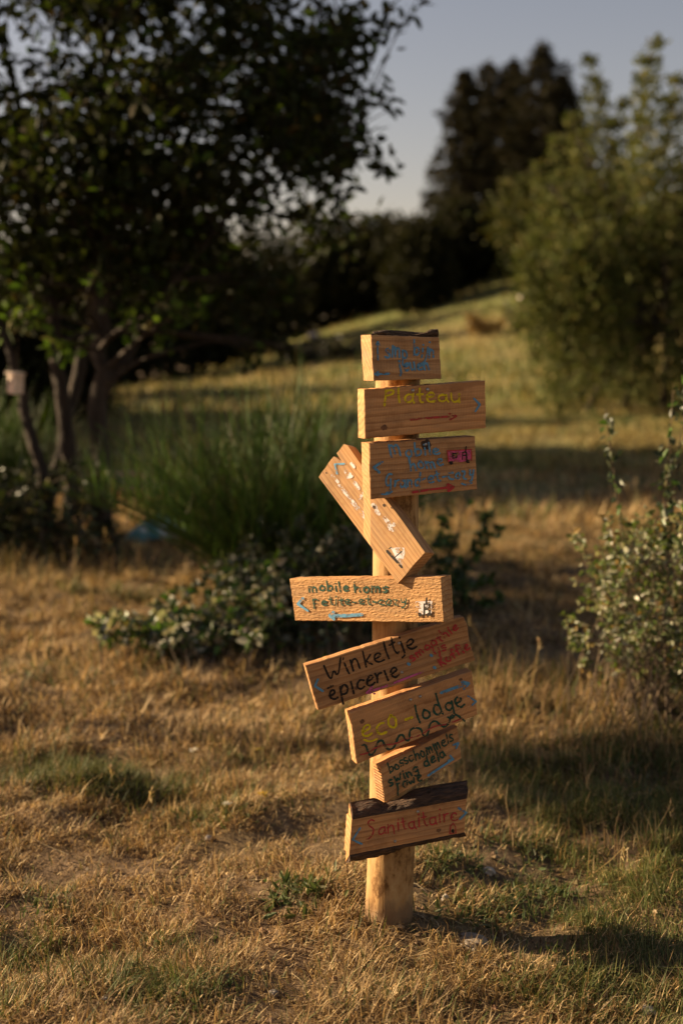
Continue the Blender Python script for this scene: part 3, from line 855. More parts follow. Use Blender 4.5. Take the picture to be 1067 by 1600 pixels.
b.strokes([z9((848, 398), (850, 408))], 4.6, 'black', 'painted_privy')
b.nail(*z9((625, 280))[0], r=.003); b.nail(*z9((480, 470))[0], r=.003)
b.disc(b.loc(*z9((760, 400))[0]), .0040, .00025, KNOT, 'knot')

# ------------------------------------------------------------------ plants
def rnd_dirs(n, up=0.0):
    d = RNG.normal(size=(n, 3)); d /= np.linalg.norm(d, axis=1, keepdims=True)
    d[:, 2] += up
    return d / np.linalg.norm(d, axis=1, keepdims=True)

def vary(col, n, amt=.3, hue=.1):
    c = np.asarray(col, float)[None, :] * (1 + amt * (RNG.random((n, 1)) * 2 - 1))
    return np.clip(c * (1 + hue * (RNG.random((n, 3)) * 2 - 1)), 0.004, 1)

def pick_cols(palette, n):
    """palette: list of (weight, colour)"""
    w = np.array([p[0] for p in palette]); w = w / w.sum()
    k = RNG.choice(len(palette), n, p=w)
    return vary([1, 1, 1], n, .28, .1) * np.array([p[1] for p in palette])[k]

def bez(a, c, b, n):
    return [a * (1 - t) ** 2 + c * 2 * t * (1 - t) + b * t * t for t in [i / (n - 1) for i in range(n)]]

def leafy_tree(name, label, base, trunks, clumps, leaf_len, leaf_w, per, palette, leafmat, group=None, spread=.3, cat='tree', thin=True, up=.1, trunk_r=.06, twig_r=.012, hang=0.0, extra_twigs=3):
    """trunks: list of point lists (absolute); clumps: list of (centre, radius)"""
    base = Vector(base)
    root = empty(name, base, label, cat, group)
    allpts = []
    for i, pts in enumerate(trunks):
        mb = MB(); n = len(pts)
        pts = [Vector(p) for p in pts]; fine = []
        for a, c in zip(pts[:-1], pts[1:]):
            for k in range(4): fine.append(a.lerp(c, k / 4) + Vector((random.gauss(0, .012), random.gauss(0, .012), 0)))
        fine.append(pts[-1]); nf = len(fine)
        r0 = trunk_r if not isinstance(trunk_r, (list, tuple)) else trunk_r[i]
        rad = [max(.012, r0 * (1 - .75 * k / (nf - 1))) * (1.35 if k == 0 else 1) for k in range(nf)]
        mb.tube([p - base for p in fine], rad, 10, jitter=.12)
        mb.build('trunk', M['bark'], root, True)
        allpts += [(p, rad[k]) for k, p in enumerate(fine) if k > nf * .3]
    lim = MB(); lv = MB()
    for cc in clumps:
        c, r = cc[0], cc[1]; pal = cc[2] if len(cc) > 2 else palette
        c = Vector(c)
        lo = [q for q in allpts if q[0].z < c.z + .15] or allpts
        p, pr = min(lo, key=lambda q: (q[0] - c).length + random.random() * .3)
        mid = (p + c) * .5 + Vector((random.gauss(0, .12), random.gauss(0, .12), .12)) * (c - p).length * .5
        B = bez(p, mid, c, 7)
        rr = min(pr * .5, twig_r + .006 * (c - p).length)
        lim.tube([q - base for q in B], [rr * (1 - .75 * k / 6) for k in range(7)], 5)
        for k in range(extra_twigs):
            e = c + Vector(rnd_dirs(1)[0]) * r * 1.1
            lim.tube([q - base for q in bez(B[-2], (c + e) * .5 + Vector((0, 0, .03)), e, 4)], [rr * .25, rr * .2, rr * .14, rr * .08], 4)
        n = max(6, int(per * random.uniform(.7, 1.3) * (min(1, (r / .22) ** 1.6) if thin and r < .22 else 1)))
        pos = np.array(c)[None, :] + RNG.normal(size=(n, 3)) * np.array([r, r, r * .75]) * .55
        d = rnd_dirs(n, -hang); d = d * .7 + (pos - np.array(c)) / r * .5
        lv.leaves(pos - np.array(base), d, rnd_dirs(n, .6), leaf_len * RNG.uniform(.6, 1.25, n), leaf_w * RNG.uniform(.7, 1.2, n), pick_cols(pal, n))
    lim.build('limbs', M['bark'], root)
    cr = lv.build('crown', leafmat, root)
    cr['kind'] = 'stuff'
    return root

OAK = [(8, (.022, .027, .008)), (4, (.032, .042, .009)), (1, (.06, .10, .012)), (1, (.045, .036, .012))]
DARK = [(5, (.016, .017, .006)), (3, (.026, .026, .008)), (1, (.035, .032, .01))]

# --- left multi-stemmed oak
def on(x, y): return Vector((x, y, gz(x, y)))
cl = []
def region(n, x0, x1, y0, y1, Y0, Y1, r0, r1, keep=None):
    k = 0
    while k < n:
        px, py = random.uniform(x0, x1), random.uniform(y0, y1)
        if keep and not keep(px, py): continue
        cl.append((at(px, py, random.uniform(Y0, Y1)), random.uniform(r0, r1))); k += 1
def gapped(px, py):
    if (px - 45) ** 2 / 40 ** 2 + (py - 120) ** 2 / 55 ** 2 < 1: return False
    if (px - 400) ** 2 / 55 ** 2 + (py - 265) ** 2 / 40 ** 2 < 1: return False
    if (px - 455) ** 2 / 45 ** 2 + (py - 30) ** 2 / 45 ** 2 < 1: return False
    if (px - 340) ** 2 / 40 ** 2 + (py - 325) ** 2 / 25 ** 2 < 1: return False
    return vnoise(px * .018 + 3, py * .018 + 8) > .40
region(118, -60, 410, -60, 300, 7.2, 9.2, .17, .28, gapped)
region(50, 370, 560, -60, 250, 7.3, 9.2, .14, .23, lambda a, c: gapped(a, c) and a + c * .2 < 565)
region(36, -60, 340, 290, 440, 7.4, 9.2, .17, .27, gapped)
for k in range(24):  # unseen clumps added off to the left to shade the ground right of the post
    cl.append((Vector((random.uniform(-5.8, -4.8), random.uniform(6.55, 7.2), random.uniform(2.3, 2.75))), random.uniform(.22, .34)))
region(10, 300, 520, 310, 400, 8.0, 9.4, .15, .24, gapped)
LIT = [(5, (.03, .045, .010)), (3, (.07, .12, .016)), (1, (.12, .19, .026)), (1, (.20, .18, .08))]  # sunlight on the low leaves is put into this brighter palette
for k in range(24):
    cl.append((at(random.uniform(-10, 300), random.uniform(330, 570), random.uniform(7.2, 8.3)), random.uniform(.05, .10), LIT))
region(26, 40, 420, 380, 470, 8.2, 9.3, .16, .25, gapped)
region(50, -420, -40, -150, 300, 7.9, 9.3, .3, .45)
region(40, -200, 480, -420, -70, 7.4, 9.2, .3, .42)
for px, py, r in ((530, 55, .13), (565, 42, .12), (600, 40, .10), (630, 22, .09), (650, 2, .06), (545, 95, .12), (510, 115, .16), (535, 150, .10), (578, 150, .06), (600, 155, .055), (612, 170, .04),
                  (545, 195, .10), (580, 215, .06), (596, 250, .05), (606, 266, .04), (530, 245, .10), (560, 240, .06), (510, 285, .11), (535, 300, .07), (490, 325, .12), (470, 270, .12), (480, 190, .15), (500, 225, .13),
                  (400, 545, .10), (430, 540, .09), (460, 548, .07), (380, 525, .1)):
    cl.append((at(px, py, random.uniform(7.4, 8.3)), r))
g1, g2, g3, g4 = on(-1.30, 7.75), on(-1.52, 8.0), on(-1.62, 7.7), on(-1.78, 8.1)
tr = [[g1, at(158, 760, 7.75), at(155, 640, 7.76), at(160, 520, 7.8), at(150, 400, 7.9), at(170, 250, 8.1), at(160, 60, 8.3), at(150, -150, 8.4)],
      [g2, at(112, 740, 8.0), at(95, 600, 8.0), at(80, 480, 8.1), at(60, 330, 8.3), at(30, 150, 8.6), at(-20, -60, 8.8)],
      [g3, at(70, 760, 7.75), at(45, 640, 7.8), at(15, 540, 7.9), at(-40, 420, 8.0), at(-140, 200, 8.2)],
      [g4, at(100, 700, 8.2), at(130, 540, 8.5), at(210, 420, 8.7), at(300, 280, 8.8), at(420, 140, 8.8), at(540, 50, 8.6)],
      [at(165, 620, 7.78), at(215, 530, 7.9), at(270, 440, 8.0), at(360, 330, 8.1), at(470, 240, 8.1), at(560, 200, 8.0)]]
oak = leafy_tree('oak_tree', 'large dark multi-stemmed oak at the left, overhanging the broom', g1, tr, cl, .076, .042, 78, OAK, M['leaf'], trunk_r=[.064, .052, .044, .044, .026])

# --- far trees behind the field
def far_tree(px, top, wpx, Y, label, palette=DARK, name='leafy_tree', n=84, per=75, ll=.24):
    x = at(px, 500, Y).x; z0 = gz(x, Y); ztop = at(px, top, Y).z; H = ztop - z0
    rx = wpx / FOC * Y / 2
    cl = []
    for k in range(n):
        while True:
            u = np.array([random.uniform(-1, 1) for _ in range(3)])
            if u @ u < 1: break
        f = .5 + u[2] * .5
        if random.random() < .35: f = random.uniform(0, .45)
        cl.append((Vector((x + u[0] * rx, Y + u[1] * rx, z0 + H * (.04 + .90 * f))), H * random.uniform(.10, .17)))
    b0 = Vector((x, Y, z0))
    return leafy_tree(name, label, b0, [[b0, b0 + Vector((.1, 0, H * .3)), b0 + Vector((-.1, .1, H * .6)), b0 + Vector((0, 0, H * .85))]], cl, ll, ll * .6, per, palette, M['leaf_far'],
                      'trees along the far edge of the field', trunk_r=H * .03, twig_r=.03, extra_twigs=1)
OLIVE = [(5, (.055, .062, .02)), (3, (.085, .085, .028)), (1, (.12, .10, .03))]
far_tree(600, 335, 120, 56, 'dark tree on the skyline left of the conifers, beside the sky gap')
far_tree(652, 318, 100, 52, 'round dark tree just left of the conifer bases')
far_tree(705, 300, 115, 55, 'dark leafy tree below the left side of the conifers')
far_tree(762, 335, 130, 56, 'dark leafy tree under the conifers at the top of the field')
far_tree(842, 262, 130, 52, 'olive rounded tree between the conifers and the big right shrub', OLIVE)
far_tree(540, 338, 140, 57, 'dark tree behind the overhanging oak branches, left of the sky gap')
far_tree(465, 335, 160, 57, 'dark tree behind the lower oak leaves above the field')
far_tree(385, 335, 160, 50, 'dark tree behind the oak, above the broom')
far_tree(300, 340, 170, 45, 'dark tree seen between the right oak stems')
far_tree(200, 345, 180, 43, 'dark tree directly behind the oak stems')
far_tree(80, 345, 200, 41, 'dark tree at the left edge behind the oak')
far_tree(15, 400, 150, 20.5, 'near dark leafy tree at the left edge, low behind the oak stems', ll=.12, per=110)
far_tree(112, 440, 110, 23, 'near dark leafy tree between the oak stems', ll=.12, per=110)
far_tree(-60, 340, 220, 41, 'dark tree beyond the left edge behind the oak')

# --- conifers
def conifer(px, top, wpx, Y, label, seed):
    random.seed(seed)
    x = at(px, 400, Y).x; z0 = gz(x, Y); H = at(px, top, Y).z - z0; R = wpx / FOC * Y / 2
    b0 = Vector((x, Y, z0)); root = empty('conifer_tree', b0, label, 'tree', 'conifers on the skyline')
    mb = MB(); mb.tube([(0, 0, -.2), (0.05, 0, H * .5), (0, 0, H)], [H * .022, H * .014, .02], 8); mb.build('trunk', M['bark'], root)
    lm = MB(); lv = MB()
    nb = 210
    for k in range(nb):
        f = .06 + .93 * (k / nb) ** .9
        a = k * 2.399 + random.gauss(0, .2)
        prof = min(1.0, (1 - f) * 1.9 + .03) * (0.85 + .15 * math.sin(f * 9))
        L = R * prof * random.choice((.6, .85, 1.0, 1.1, 1.35)) * random.uniform(.85, 1.15)
        p0 = Vector((0, 0, H * f)); h = Vector((math.cos(a), math.sin(a), 0))
        e = p0 + h * L + Vector((0, 0, L * random.uniform(-.25, .12)))
        B = bez(p0, (p0 + e) * .5 + Vector((0, 0, L * .12)), e, 6)
        lm.tube(B, [.03, .025, .02, .015, .01, .005], 4)
        n = int(20 + 75 * L / R)
        tt = RNG.random(n) ** .7
        P = np.array([tuple(B[min(5, int(t_ * 5.99))].lerp(B[min(5, int(t_ * 5.99) + 1)], (t_ * 5.99) % 1)) for t_ in tt])
        P += RNG.normal(size=P.shape) * .08
        d = rnd_dirs(n) + np.array(h)[None] * .9; d[:, 2] -= .25
        lv.leaves(P, d, rnd_dirs(n, .8), RNG.uniform(.14, .32, n), RNG.uniform(.05, .10, n), pick_cols([(5, (.022, .021, .010)), (3, (.038, .033, .014)), (2, (.055, .044, .018))], n))
    lm.build('limbs', M['bark'], root)
    c = lv.build('crown', M['needle'], root); c['kind'] = 'stuff'
conifer(842, 66, 175, 64, 'tallest dark conifer on the skyline, with the pointed tip', 1)
conifer(872, 115, 130, 66, 'rightmost conifer of the skyline group, shorter beside the tallest', 5)
conifer(798, 92, 175, 67, 'conifer standing close left of the tallest one on the skyline', 4)
conifer(760, 96, 175, 66, 'broad conifer in the middle of the skyline group', 2)
conifer(724, 108, 135, 62, 'leftmost conifer of the skyline group, thin against the sky', 3)
random.seed(23)

# --- big shrub on the right
cl = []; Y = 21.5
SHR = [(5, (.075, .088, .026)), (4, (.10, .11, .033)), (2, (.14, .125, .04)), (2, (.04, .045, .015))]
def shr(n, x0, x1, y0, y1, r0, r1, keep=None):
    k = 0
    while k < n:
        px, py = random.uniform(x0, x1), random.uniform(y0, y1)
        if keep and not keep(px, py): continue
        cl.append((at(px, py, Y + random.uniform(-2.0, 2.0)), random.uniform(r0, r1))); k += 1
def shape(px, py):
    xl = np.interp(py, [150, 230, 300, 380, 450, 520, 580, 620], [960, 915, 850, 800, 805, 825, 850, 870])
    return px > xl
shr(95, 820, 1230, 260, 640, .28, .45, lambda a, c: shape(a - 25, c))
SHL = [(4, (.10, .118, .034)), (3, (.14, .15, .045)), (2, (.17, .15, .05)), (2, (.055, .065, .02))]
def shoot(tx, ty, L, wob=14):
    yy = Y + random.uniform(-1.8, 1.2); bx0 = tx + (1010 - tx) * .22 * L / 200 + random.gauss(0, wob); pal = random.choice((SHL, SHL, SHR))
    for k in range(8):
        f = k / 7
        cl.append((at(tx + (bx0 - tx) * f + random.gauss(0, 3), ty + L * f, yy), .09 + .24 * f, pal))
for sx, sy in ((1025, 72), (1003, 96), (940, 140), (918, 98), (975, 165), (1058, 128), (893, 190), (1045, 165), (865, 222), (1090, 100), (1130, 150), (955, 200), (915, 215), (842, 262), (1000, 190)):
    shoot(sx, sy, 200)
k = 0
while k < 55:
    sx, sy = random.uniform(785, 1180), random.uniform(230, 520)
    if shape(sx, sy): shoot(sx, sy, random.uniform(110, 190)); k += 1
bx = on(at(1010, 600, Y).x, Y)
tr = []
for k in range(9):
    e = at(random.uniform(850, 1180), random.uniform(200, 330), Y + random.uniform(-1.2, 1.2))
    s0 = bx + Vector((random.uniform(-.9, .9), random.uniform(-.6, .6), 0)); s0.z = gz(s0.x, s0.y)
    tr.append([s0, s0.lerp(e, .3) + Vector((0, 0, .3)), s0.lerp(e, .65) + Vector((0, 0, .2)), e])

leafy_tree('tall_shrub', 'tall olive-green shrub with upright shoots at the right edge of the field', bx, tr, cl, .095, .044, 72, SHR, M['leaf_far'], trunk_r=.05, twig_r=.012, hang=-.8, cat='shrub', extra_twigs=2, thin=False)

# trees standing left of the frame beyond the oak; their shade falls across the field
def side_tree(x, y, H, R, label):
    b0 = on(x, y); cl = []
    for k in range(60):
        while True:
            u = np.array([random.uniform(-1, 1) for _ in range(3)])
            if u @ u < 1: break
        cl.append((b0 + Vector((u[0] * R, u[1] * R, H * (.56 + .40 * u[2]))), H * .12))
    leafy_tree('leafy_tree', label, b0, [[b0, b0 + Vector((.1, 0, H * .4)), b0 + Vector((0, .1, H * .85))]], cl, .26, .17, 150, DARK, M['leaf_far'], 'trees left of the field', trunk_r=.14, twig_r=.02, extra_twigs=1)
side_tree(-6.3, 13.6, 4.4, 1.3, 'dark tree just beyond the left edge, nearest behind the oak')
side_tree(-7.4, 16.6, 5.2, 1.6, 'tall dark tree beyond the left edge, second behind the oak')
side_tree(-8.0, 22.5, 4.4, 1.1, 'dark tree beyond the left edge, third behind the oak')
side_tree(-8.5, 20.0, 3.3, 1.3, 'low dark tree added for shade beyond the left edge, behind the second tall one')  # the low trees are added, their height chosen to shade the field's left part
side_tree(-8.8, 24.2, 3.5, 1.4, 'low dark tree added for shade beyond the left edge, halfway up the field')
side_tree(-9.3, 28.3, 3.7, 1.4, 'low dark tree added for shade beyond the left edge, high on the field')
side_tree(-12.0, 33.0, 5.5, 1.4, 'dark tree beyond the left edge, farthest behind the oak')

b1 = on(-3.5, 8.25); cl = []  # unseen shrub added to throw shade on the oak stems
for k in range(16):
    cl.append((b1 + Vector((random.uniform(-.8, .8), random.uniform(-.7, .7), random.uniform(.25, 1.9))), random.uniform(.2, .3)))
leafy_tree('shade_shrub', 'dense dark shrub added for shade beyond the left edge, beside the oak', b1, [[b1, b1 + Vector((.1, 0, .8)), b1 + Vector((0, .1, 1.6))]], cl, .09, .06, 60, DARK, M['leaf'], trunk_r=.03, cat='shrub')
# unseen thin tree added left of the frame, crown laid out to dapple the grass right of the post
b2 = on(-8.6, 6.3); cl = []
for k in range(20):
    tx, ty = random.uniform(.40, 1.5), random.uniform(3.05, 3.75)
    x_ = random.uniform(-8.4, -6.9); dd = (tx - x_) / math.cos(SUN_BACK)
    cl.append((Vector((x_, ty + dd * math.sin(SUN_BACK), dd * math.tan(SUN_EL))), random.uniform(.15, .26)))
leafy_tree('shade_tree', 'tall thin tree added for shade beyond the left edge, nearest the camera', b2, [[b2, b2 + Vector((.1, 0, 1.5)), b2 + Vector((.3, -.1, 2.8)), b2 + Vector((.7, -.2, 3.6))]], cl, .09, .06, 70, OAK, M['leaf'], trunk_r=.05)
# --- broom
def broom(base, n, H, R, label, leanx=0.0):
    base = Vector(base); root = empty('broom_shrub', base, label, 'shrub', 'broom shrubs')
    mb = MB()
    for rep in range(n):
        a = random.uniform(0, 2 * math.pi); k = random.random() ** .6
        p = Vector((random.gauss(0, .11), random.gauss(0, .09), -.02))
        top = Vector((math.cos(a) * R * k + leanx * random.random(), math.sin(a) * R * k * .8, H * random.uniform(.28, 1.0) * random.uniform(.8, 1.12) * (1 - .3 * k)))
        if top.x < -.3: top.z = max(top.z, .55)
        B = bez(p, Vector((top.x * .35, top.y * .35, top.z * .6)), top, 7)
        c = vary((.05, .10, .016) if random.random() < .8 else (.10, .10, .03), 1)[0]
        mb.tube(B, [.005, .004, .0034, .003, .0026, .002, .0012], 4, c, False)
        # fine green whips
        m = 11
        f = RNG.uniform(.3, 1, m); P = np.array([tuple(B[int(q * 5.99)]) for q in f])
        az = np.arctan2(top.y, top.x) + RNG.normal(0, 1.0, m)
        mb.blades(P, az, RNG.uniform(.05, .75, m), RNG.uniform(.12, .38, m), RNG.uniform(.003, .0055, m), RNG.uniform(-.25, .2, m), pick_cols([(5, (.060, .118, .018)), (3, (.10, .18, .026)), (2, (.13, .115, .04)), (3, (.022, .038, .010))], m))
    o = mb.build('stems', M['broom'], root); o['kind'] = 'stuff'
broom(on(-.30, 6.2), 460, 1.08, .92, 'large green broom bush with upright whips between oak and signpost', -.10)
broom(on(-.16, 6.9), 60, 1.2, .45, 'thin darker broom just behind the signpost on its left')
broom(on(-2.10, 8.6), 220, 1.05, .6, 'green broom bush at the left edge behind the oak stems')

# --- brambles and small-leaved shrub
def bush(name, label, base, tips, leaf_len, leaf_w, per, palette, stem_r=.003, start=.35, cat='shrub', arch=.25, spread=.05, droop=.0, trif=False, group=None):
    base = Vector(base); root = empty(name, base, label, cat, group)
    st = MB(); lv = MB()
    for tip in tips:
        tip = Vector(tip) - base
        p = Vector((random.gauss(0, spread), random.gauss(0, spread), -.01)); p.x += tip.x * .15
        B = bez(p, (p + tip) * .5 + Vector((0, 0, arch * tip.length)), tip, 9)
        st.tube(B, [stem_r * (1 - .08 * k) for k in range(9)], 5)
        n = max(2, int(per * tip.length * random.uniform(.7, 1.2)))
        f = start + (1 - start) * RNG.random(n)
        if trif: f = np.repeat(f[: max(1, n // 3)], 3); n = len(f)
        P = np.array([tuple(B[min(7, int(q * 8))].lerp(B[min(8, int(q * 8) + 1)], q * 8 % 1)) for q in f])
        d = rnd_dirs(n, -droop); off = rnd_dirs(n) * (leaf_len * (.5 if not trif else .25))
        lv.leaves(P + off, d, rnd_dirs(n, .5), leaf_len * RNG.uniform(.55, 1.2, n), leaf_w * RNG.uniform(.7, 1.2, n), pick_cols(palette, n), .18, .2)
    st.build('stems', M['twig'], root)
    o = lv.build('leaves', M['gloss'], root); o['kind'] = 'stuff'
    return root
BRAM = [(4, (.055, .085, .022)), (4, (.38, .36, .26)), (2, (.08, .16, .02)), (1, (.12, .10, .04))]
SML = [(4, (.36, .35, .23)), (4, (.11, .14, .05)), (2, (.13, .19, .035)), (1, (.26, .17, .05))]
def tipset(n, x0, x1, y0, y1, Y0, Y1, keep=None):
    out = []
    while len(out) < n:
        px, py = random.uniform(x0, x1), random.uniform(y0, y1)
        if keep and not keep(px, py): continue
        Yv = random.uniform(Y0, Y1); p = at(px, py, Yv)
        p.z = max(p.z, gz(p.x, p.y) + .03); out.append(p)
    return out
b0 = on_ground(345, 1030)
bush('bramble_bush', 'low bramble with pale glossy leaves sprawling in front of the broom', b0,
     tipset(75, 240, 470, 860, 1030, b0.y - .1, b0.y + .6, lambda a, c: c > 860 + abs(a - 400) * .5) + tipset(16, 135, 260, 950, 1010, b0.y - .1, b0.y + .2), .045, .026, 80, BRAM, .0025, .3, trif=True, spread=.12)
b0 = on_ground(445, 1015)
bush('bramble_bush', 'dark bramble thicket behind the signpost boards', b0, tipset(85, 360, 640, 800, 1010, b0.y, b0.y + 1.0), .042, .025, 70, [(6, (.045, .06, .02)), (1, (.2, .2, .13)), (1, (.07, .12, .02))], .0028, .2, trif=True, spread=.2)
b0 = on_ground(690, 965)
bush('bramble_bush', 'small bramble with arching leafy cane right behind the post', b0, tipset(14, 650, 800, 895, 960, b0.y - .1, b0.y + .3) + [at(790, 820, b0.y + .2), at(765, 800, b0.y + .3), at(730, 790, b0.y + .2), at(700, 800, b0.y), at(690, 840, b0.y), at(740, 850, b0.y + .1)], .045, .028, 75, [(5, (.045, .075, .02)), (2, (.07, .14, .02))], .0025, .3, trif=True)
b0 = on_ground(1010, 1110)
def shp(px, py): return px > np.interp(py, [760, 850, 930, 1000, 1090], [985, 935, 930, 915, 985])
tips = tipset(14, 870, 960, 800, 1000, b0.y - .2, b0.y + .2) + tipset(90, 900, 1200, 780, 1060, b0.y - .25, b0.y + .3, shp) + [at(890, 965, b0.y), at(900, 950, b0.y + .05), at(925, 975, b0.y), at(905, 985, b0.y - .05)]
bush('small_leaved_shrub', 'pale small-leaved shrub with a tall thin sprig at the right edge', b0, tips, .027, .016, 58, SML, .0022, .34, spread=.10, arch=.22)
tall = [at(945, 638, b0.y), at(1052, 600, b0.y - .1), at(1075, 560, b0.y - .1), at(1048, 690, b0.y - .05)]
bush('tall_sprig', 'tall thin leafy sprig rising above the pale shrub at right', b0 + Vector((.03, .05, 0)), tall, .032, .018, 52, [(3, (.04, .055, .02)), (2, (.16, .17, .10)), (2, (.07, .14, .02))], .003, .45, spread=.03, arch=.04)
b0 = on(-1.75, 7.55)
UND = [(5, (.03, .04, .012)), (2, (.05, .07, .018)), (1, (.14, .12, .05))]
bush('undergrowth', 'dark tangled undergrowth round the foot of the oak stems', b0, tipset(120, -120, 170, 720, 890, 7.3, 8.1), .06, .03, 60, UND, .004, .15, spread=.35, arch=.15)
# low bushes out on the field
def field_bush(px, py, wpx, hpx, label, palette, n=40, name='low_bush'):
    p = on_ground(px, py); w = wpx / FOC * p.y / 2; h = hpx / FOC * p.y
    tips = [p + Vector((random.uniform(-w, w), random.uniform(-w, w), h * random.uniform(.4, 1))) for _ in range(n)]
    bush(name, label, p, tips, .12, .05, 30 / max(h, .3), palette, .008, .25, spread=w * .3, arch=.1, group='low bushes on the field')
field_bush(535, 565, 80, 45, 'dark low bush on the field left of the top board', DARK)
field_bush(470, 570, 70, 40, 'small dark bush on the field below the oak branch', DARK)
field_bush(758, 525, 60, 35, 'orange-brown dry low bush on the slope', [(3, (.26, .15, .04)), (1, (.14, .11, .03))])
field_bush(815, 520, 60, 60, 'green low bush at the foot of the tall shrub, left side', SHR)
field_bush(660, 415 + 25, 60, 18, 'small dark bush at the top edge of the field', DARK, 20)

# ------------------------------------------------------------------ grass
def scatter(n, y0, y1, k=1.0, pw=1.0):
    y = y0 + (y1 - y0) * RNG.random(n) ** pw
    hw = .245 * y * 1.35 + .35
    x = (RNG.random(n) * 2 - 1) * hw
    return x, y

STRAW = np.array([(.46, .305, .135), (.34, .215, .092), (.21, .128, .056), (.60, .44, .23), (.10, .062, .03)])
GREEN = np.array([(.10, .115, .032), (.14, .14, .045), (.075, .095, .028)])
def green_mask(x, y):
    g = fbm(x * 1.7 + 40, y * 1.7 + 11, 3) + .10 * np.clip((y - 15) / 5, 0, 1) + .17 * np.clip((x - .2) / .4, 0, 1) * np.clip((5 - y), 0, 1)
    return np.clip((g - .60 - .07 * np.clip(.3 - x, 0, 1)) / .12, 0, 1)
def bare_mask(x, y):
    r = np.sqrt((x - POST_X - .05) ** 2 + ((y - POST_Y - .03) * 1.0) ** 2)
    m = np.clip(1 - r / .22, 0, 1)
    path = np.clip(1 - np.sqrt(((x + .38) / .16) ** 2 + ((y - 2.22) / .10) ** 2), 0, 1)
    path2 = np.clip(1 - np.sqrt(((x - .36) / .22) ** 2 + ((y - 3.0) / .14) ** 2), 0, 1)
    n = np.clip((fbm(x * 2.6 + 9, y * 2.6 + 70, 3) - .62) / .1, 0, 1)
    return np.clip(np.maximum.reduce([m * 1.2, path * 1.3, path2 * 1.2, n * .55]), 0, 1)

def grass(name, label, n, y0, y1, len_, wid, flat, pw=1.0, lumps=True):
    mb = MB()
    x, y = scatter(n, y0, y1, 1, pw)
    bm = bare_mask(x, y)
    tuft = np.where(y < 9, fbm(x * 8, y * 8 + 50, 2), fbm(x * 2, y * 2 + 50, 2))
    keep = RNG.random(n) > bm * .93
    keep &= RNG.random(n) < np.clip(.26 + 2.4 * np.clip(tuft - .29, 0, 1), 0, 1)
    x, y, tuft = x[keep], y[keep], tuft[keep]; n = len(x)
    g = green_mask(x, y)
    isg = RNG.random(n) < g * .55 + .05
    col = STRAW[RNG.integers(0, len(STRAW), n)] * RNG.uniform(.7, 1.2, (n, 1))
    col[isg] = GREEN[RNG.integers(0, len(GREEN), isg.sum())] * RNG.uniform(.7, 1.3, (isg.sum(), 1))
    shade = .68 + .72 * fbm(x * 1.3 + 3, y * 1.3, 3)[:, None]
    col = col * shade
    col = col * np.where((y > 13)[:, None], np.array([.80, .92, .72]), 1)
    swirl = fbm(x * 3 + 90, y * 3, 2) * 4 * math.pi
    az = swirl + RNG.normal(0, 1.4, n)
    lean = np.clip(RNG.normal(flat, .35, n), 0, 1.5)
    lean = np.where(isg, lean * .6, lean)
    L = RNG.uniform(len_[0], len_[1], n) * (.25 + 1.5 * tuft) * np.where(isg, 1.15, 1)
    z = ground_z(x, y) - .003 + np.maximum(0, RNG.normal(0, .006, n)) * (lean > .9)
    mb.blades(np.stack([x, y, z], 1), az, lean, L, RNG.uniform(wid[0], wid[1], n), RNG.normal(.6, .6, n), col)
    o = mb.build(name, M['grass'])
    tag(o, label, 'grass', kind='stuff')
grass('dry_grass', 'short matted dry grass round the foot of the signpost', 280000, 1.75, 3.9, (.020, .056), (.0012, .0029), 1.0)
grass('dry_grass', 'dry brown grass in front of the brambles', 230000, 3.8, 9.0, (.035, .085), (.0026, .0052), .95)
grass('dry_grass', 'dry grass on the shaded flat beyond the signpost', 90000, 8.8, 24, (.06, .15), (.007, .013), .6)
grass('dry_grass', 'sunlit grass of the far sloping field', 55000, 23, 62, (.12, .26), (.02, .04), .5)

# tall seeding grass right of the post and by the brambles
mb = MB()
def tall_clump(px, py, n, H, sx=.25, sy=.15):
    c = on_ground(px, py)
    x = c.x + RNG.normal(0, sx, n); y = c.y + RNG.normal(0, sy, n)
    col = STRAW[RNG.integers(0, 4, n)] * RNG.uniform(.7, 1.1, (n, 1))
    gm = RNG.random(n) < .3; col[gm] = GREEN[0] * 1.2
    mb.blades(np.stack([x, y, ground_z(x, y) - .005], 1), RNG.uniform(0, 6.28, n), np.abs(RNG.normal(.18, .15, n)), RNG.uniform(.4, 1, n) * H, RNG.uniform(.0015, .003, n), RNG.normal(.35, .3, n), col)
    for k in range(max(2, n // 60)):
        a, bb = c.x + random.gauss(0, sx), c.y + random.gauss(0, sy); h = H * random.uniform(.8, 1.3)
        p = Vector((a, bb, gz(a, bb))); e = p + Vector((random.gauss(0, .05), random.gauss(0, .05), h))
        mb.tube([p, p.lerp(e, .6) + Vector((.005, 0, 0)), e], [.0012, .001, .0008], 4, (.40, .28, .12), False)
        m = 9; q = np.array([tuple(e - Vector((0, 0, .004 * j))) for j in range(m)])
        mb.leaves(q, rnd_dirs(m, 1.2), rnd_dirs(m), .014, .004, vary((.46, .34, .17), m))
tall_clump(800, 1110, 260, .20, .22, .12)
tall_clump(860, 1080, 200, .17, .2, .15)
tall_clump(760, 1190, 260, .12, .25, .15)
tall_clump(930, 1180, 260, .14, .25, .12)
tall_clump(740, 860, 240, .26, .4, .3)
tall_clump(850, 830, 260, .28, .5, .4)
tall_clump(720, 1260, 160, .09, .2, .1)
tall_clump(340, 1250, 160, .08, .12, .08)
tall_clump(480, 1160, 200, .10, .25, .1)
tall_clump(60, 900, 300, .25, .4, .3)
tall_clump(980, 1330, 160, .10, .15, .08)
o = mb.build('tall_dry_grass', M['grass'])
tag(o, 'taller seeding grass stems among the short dry grass', 'grass', kind='stuff')

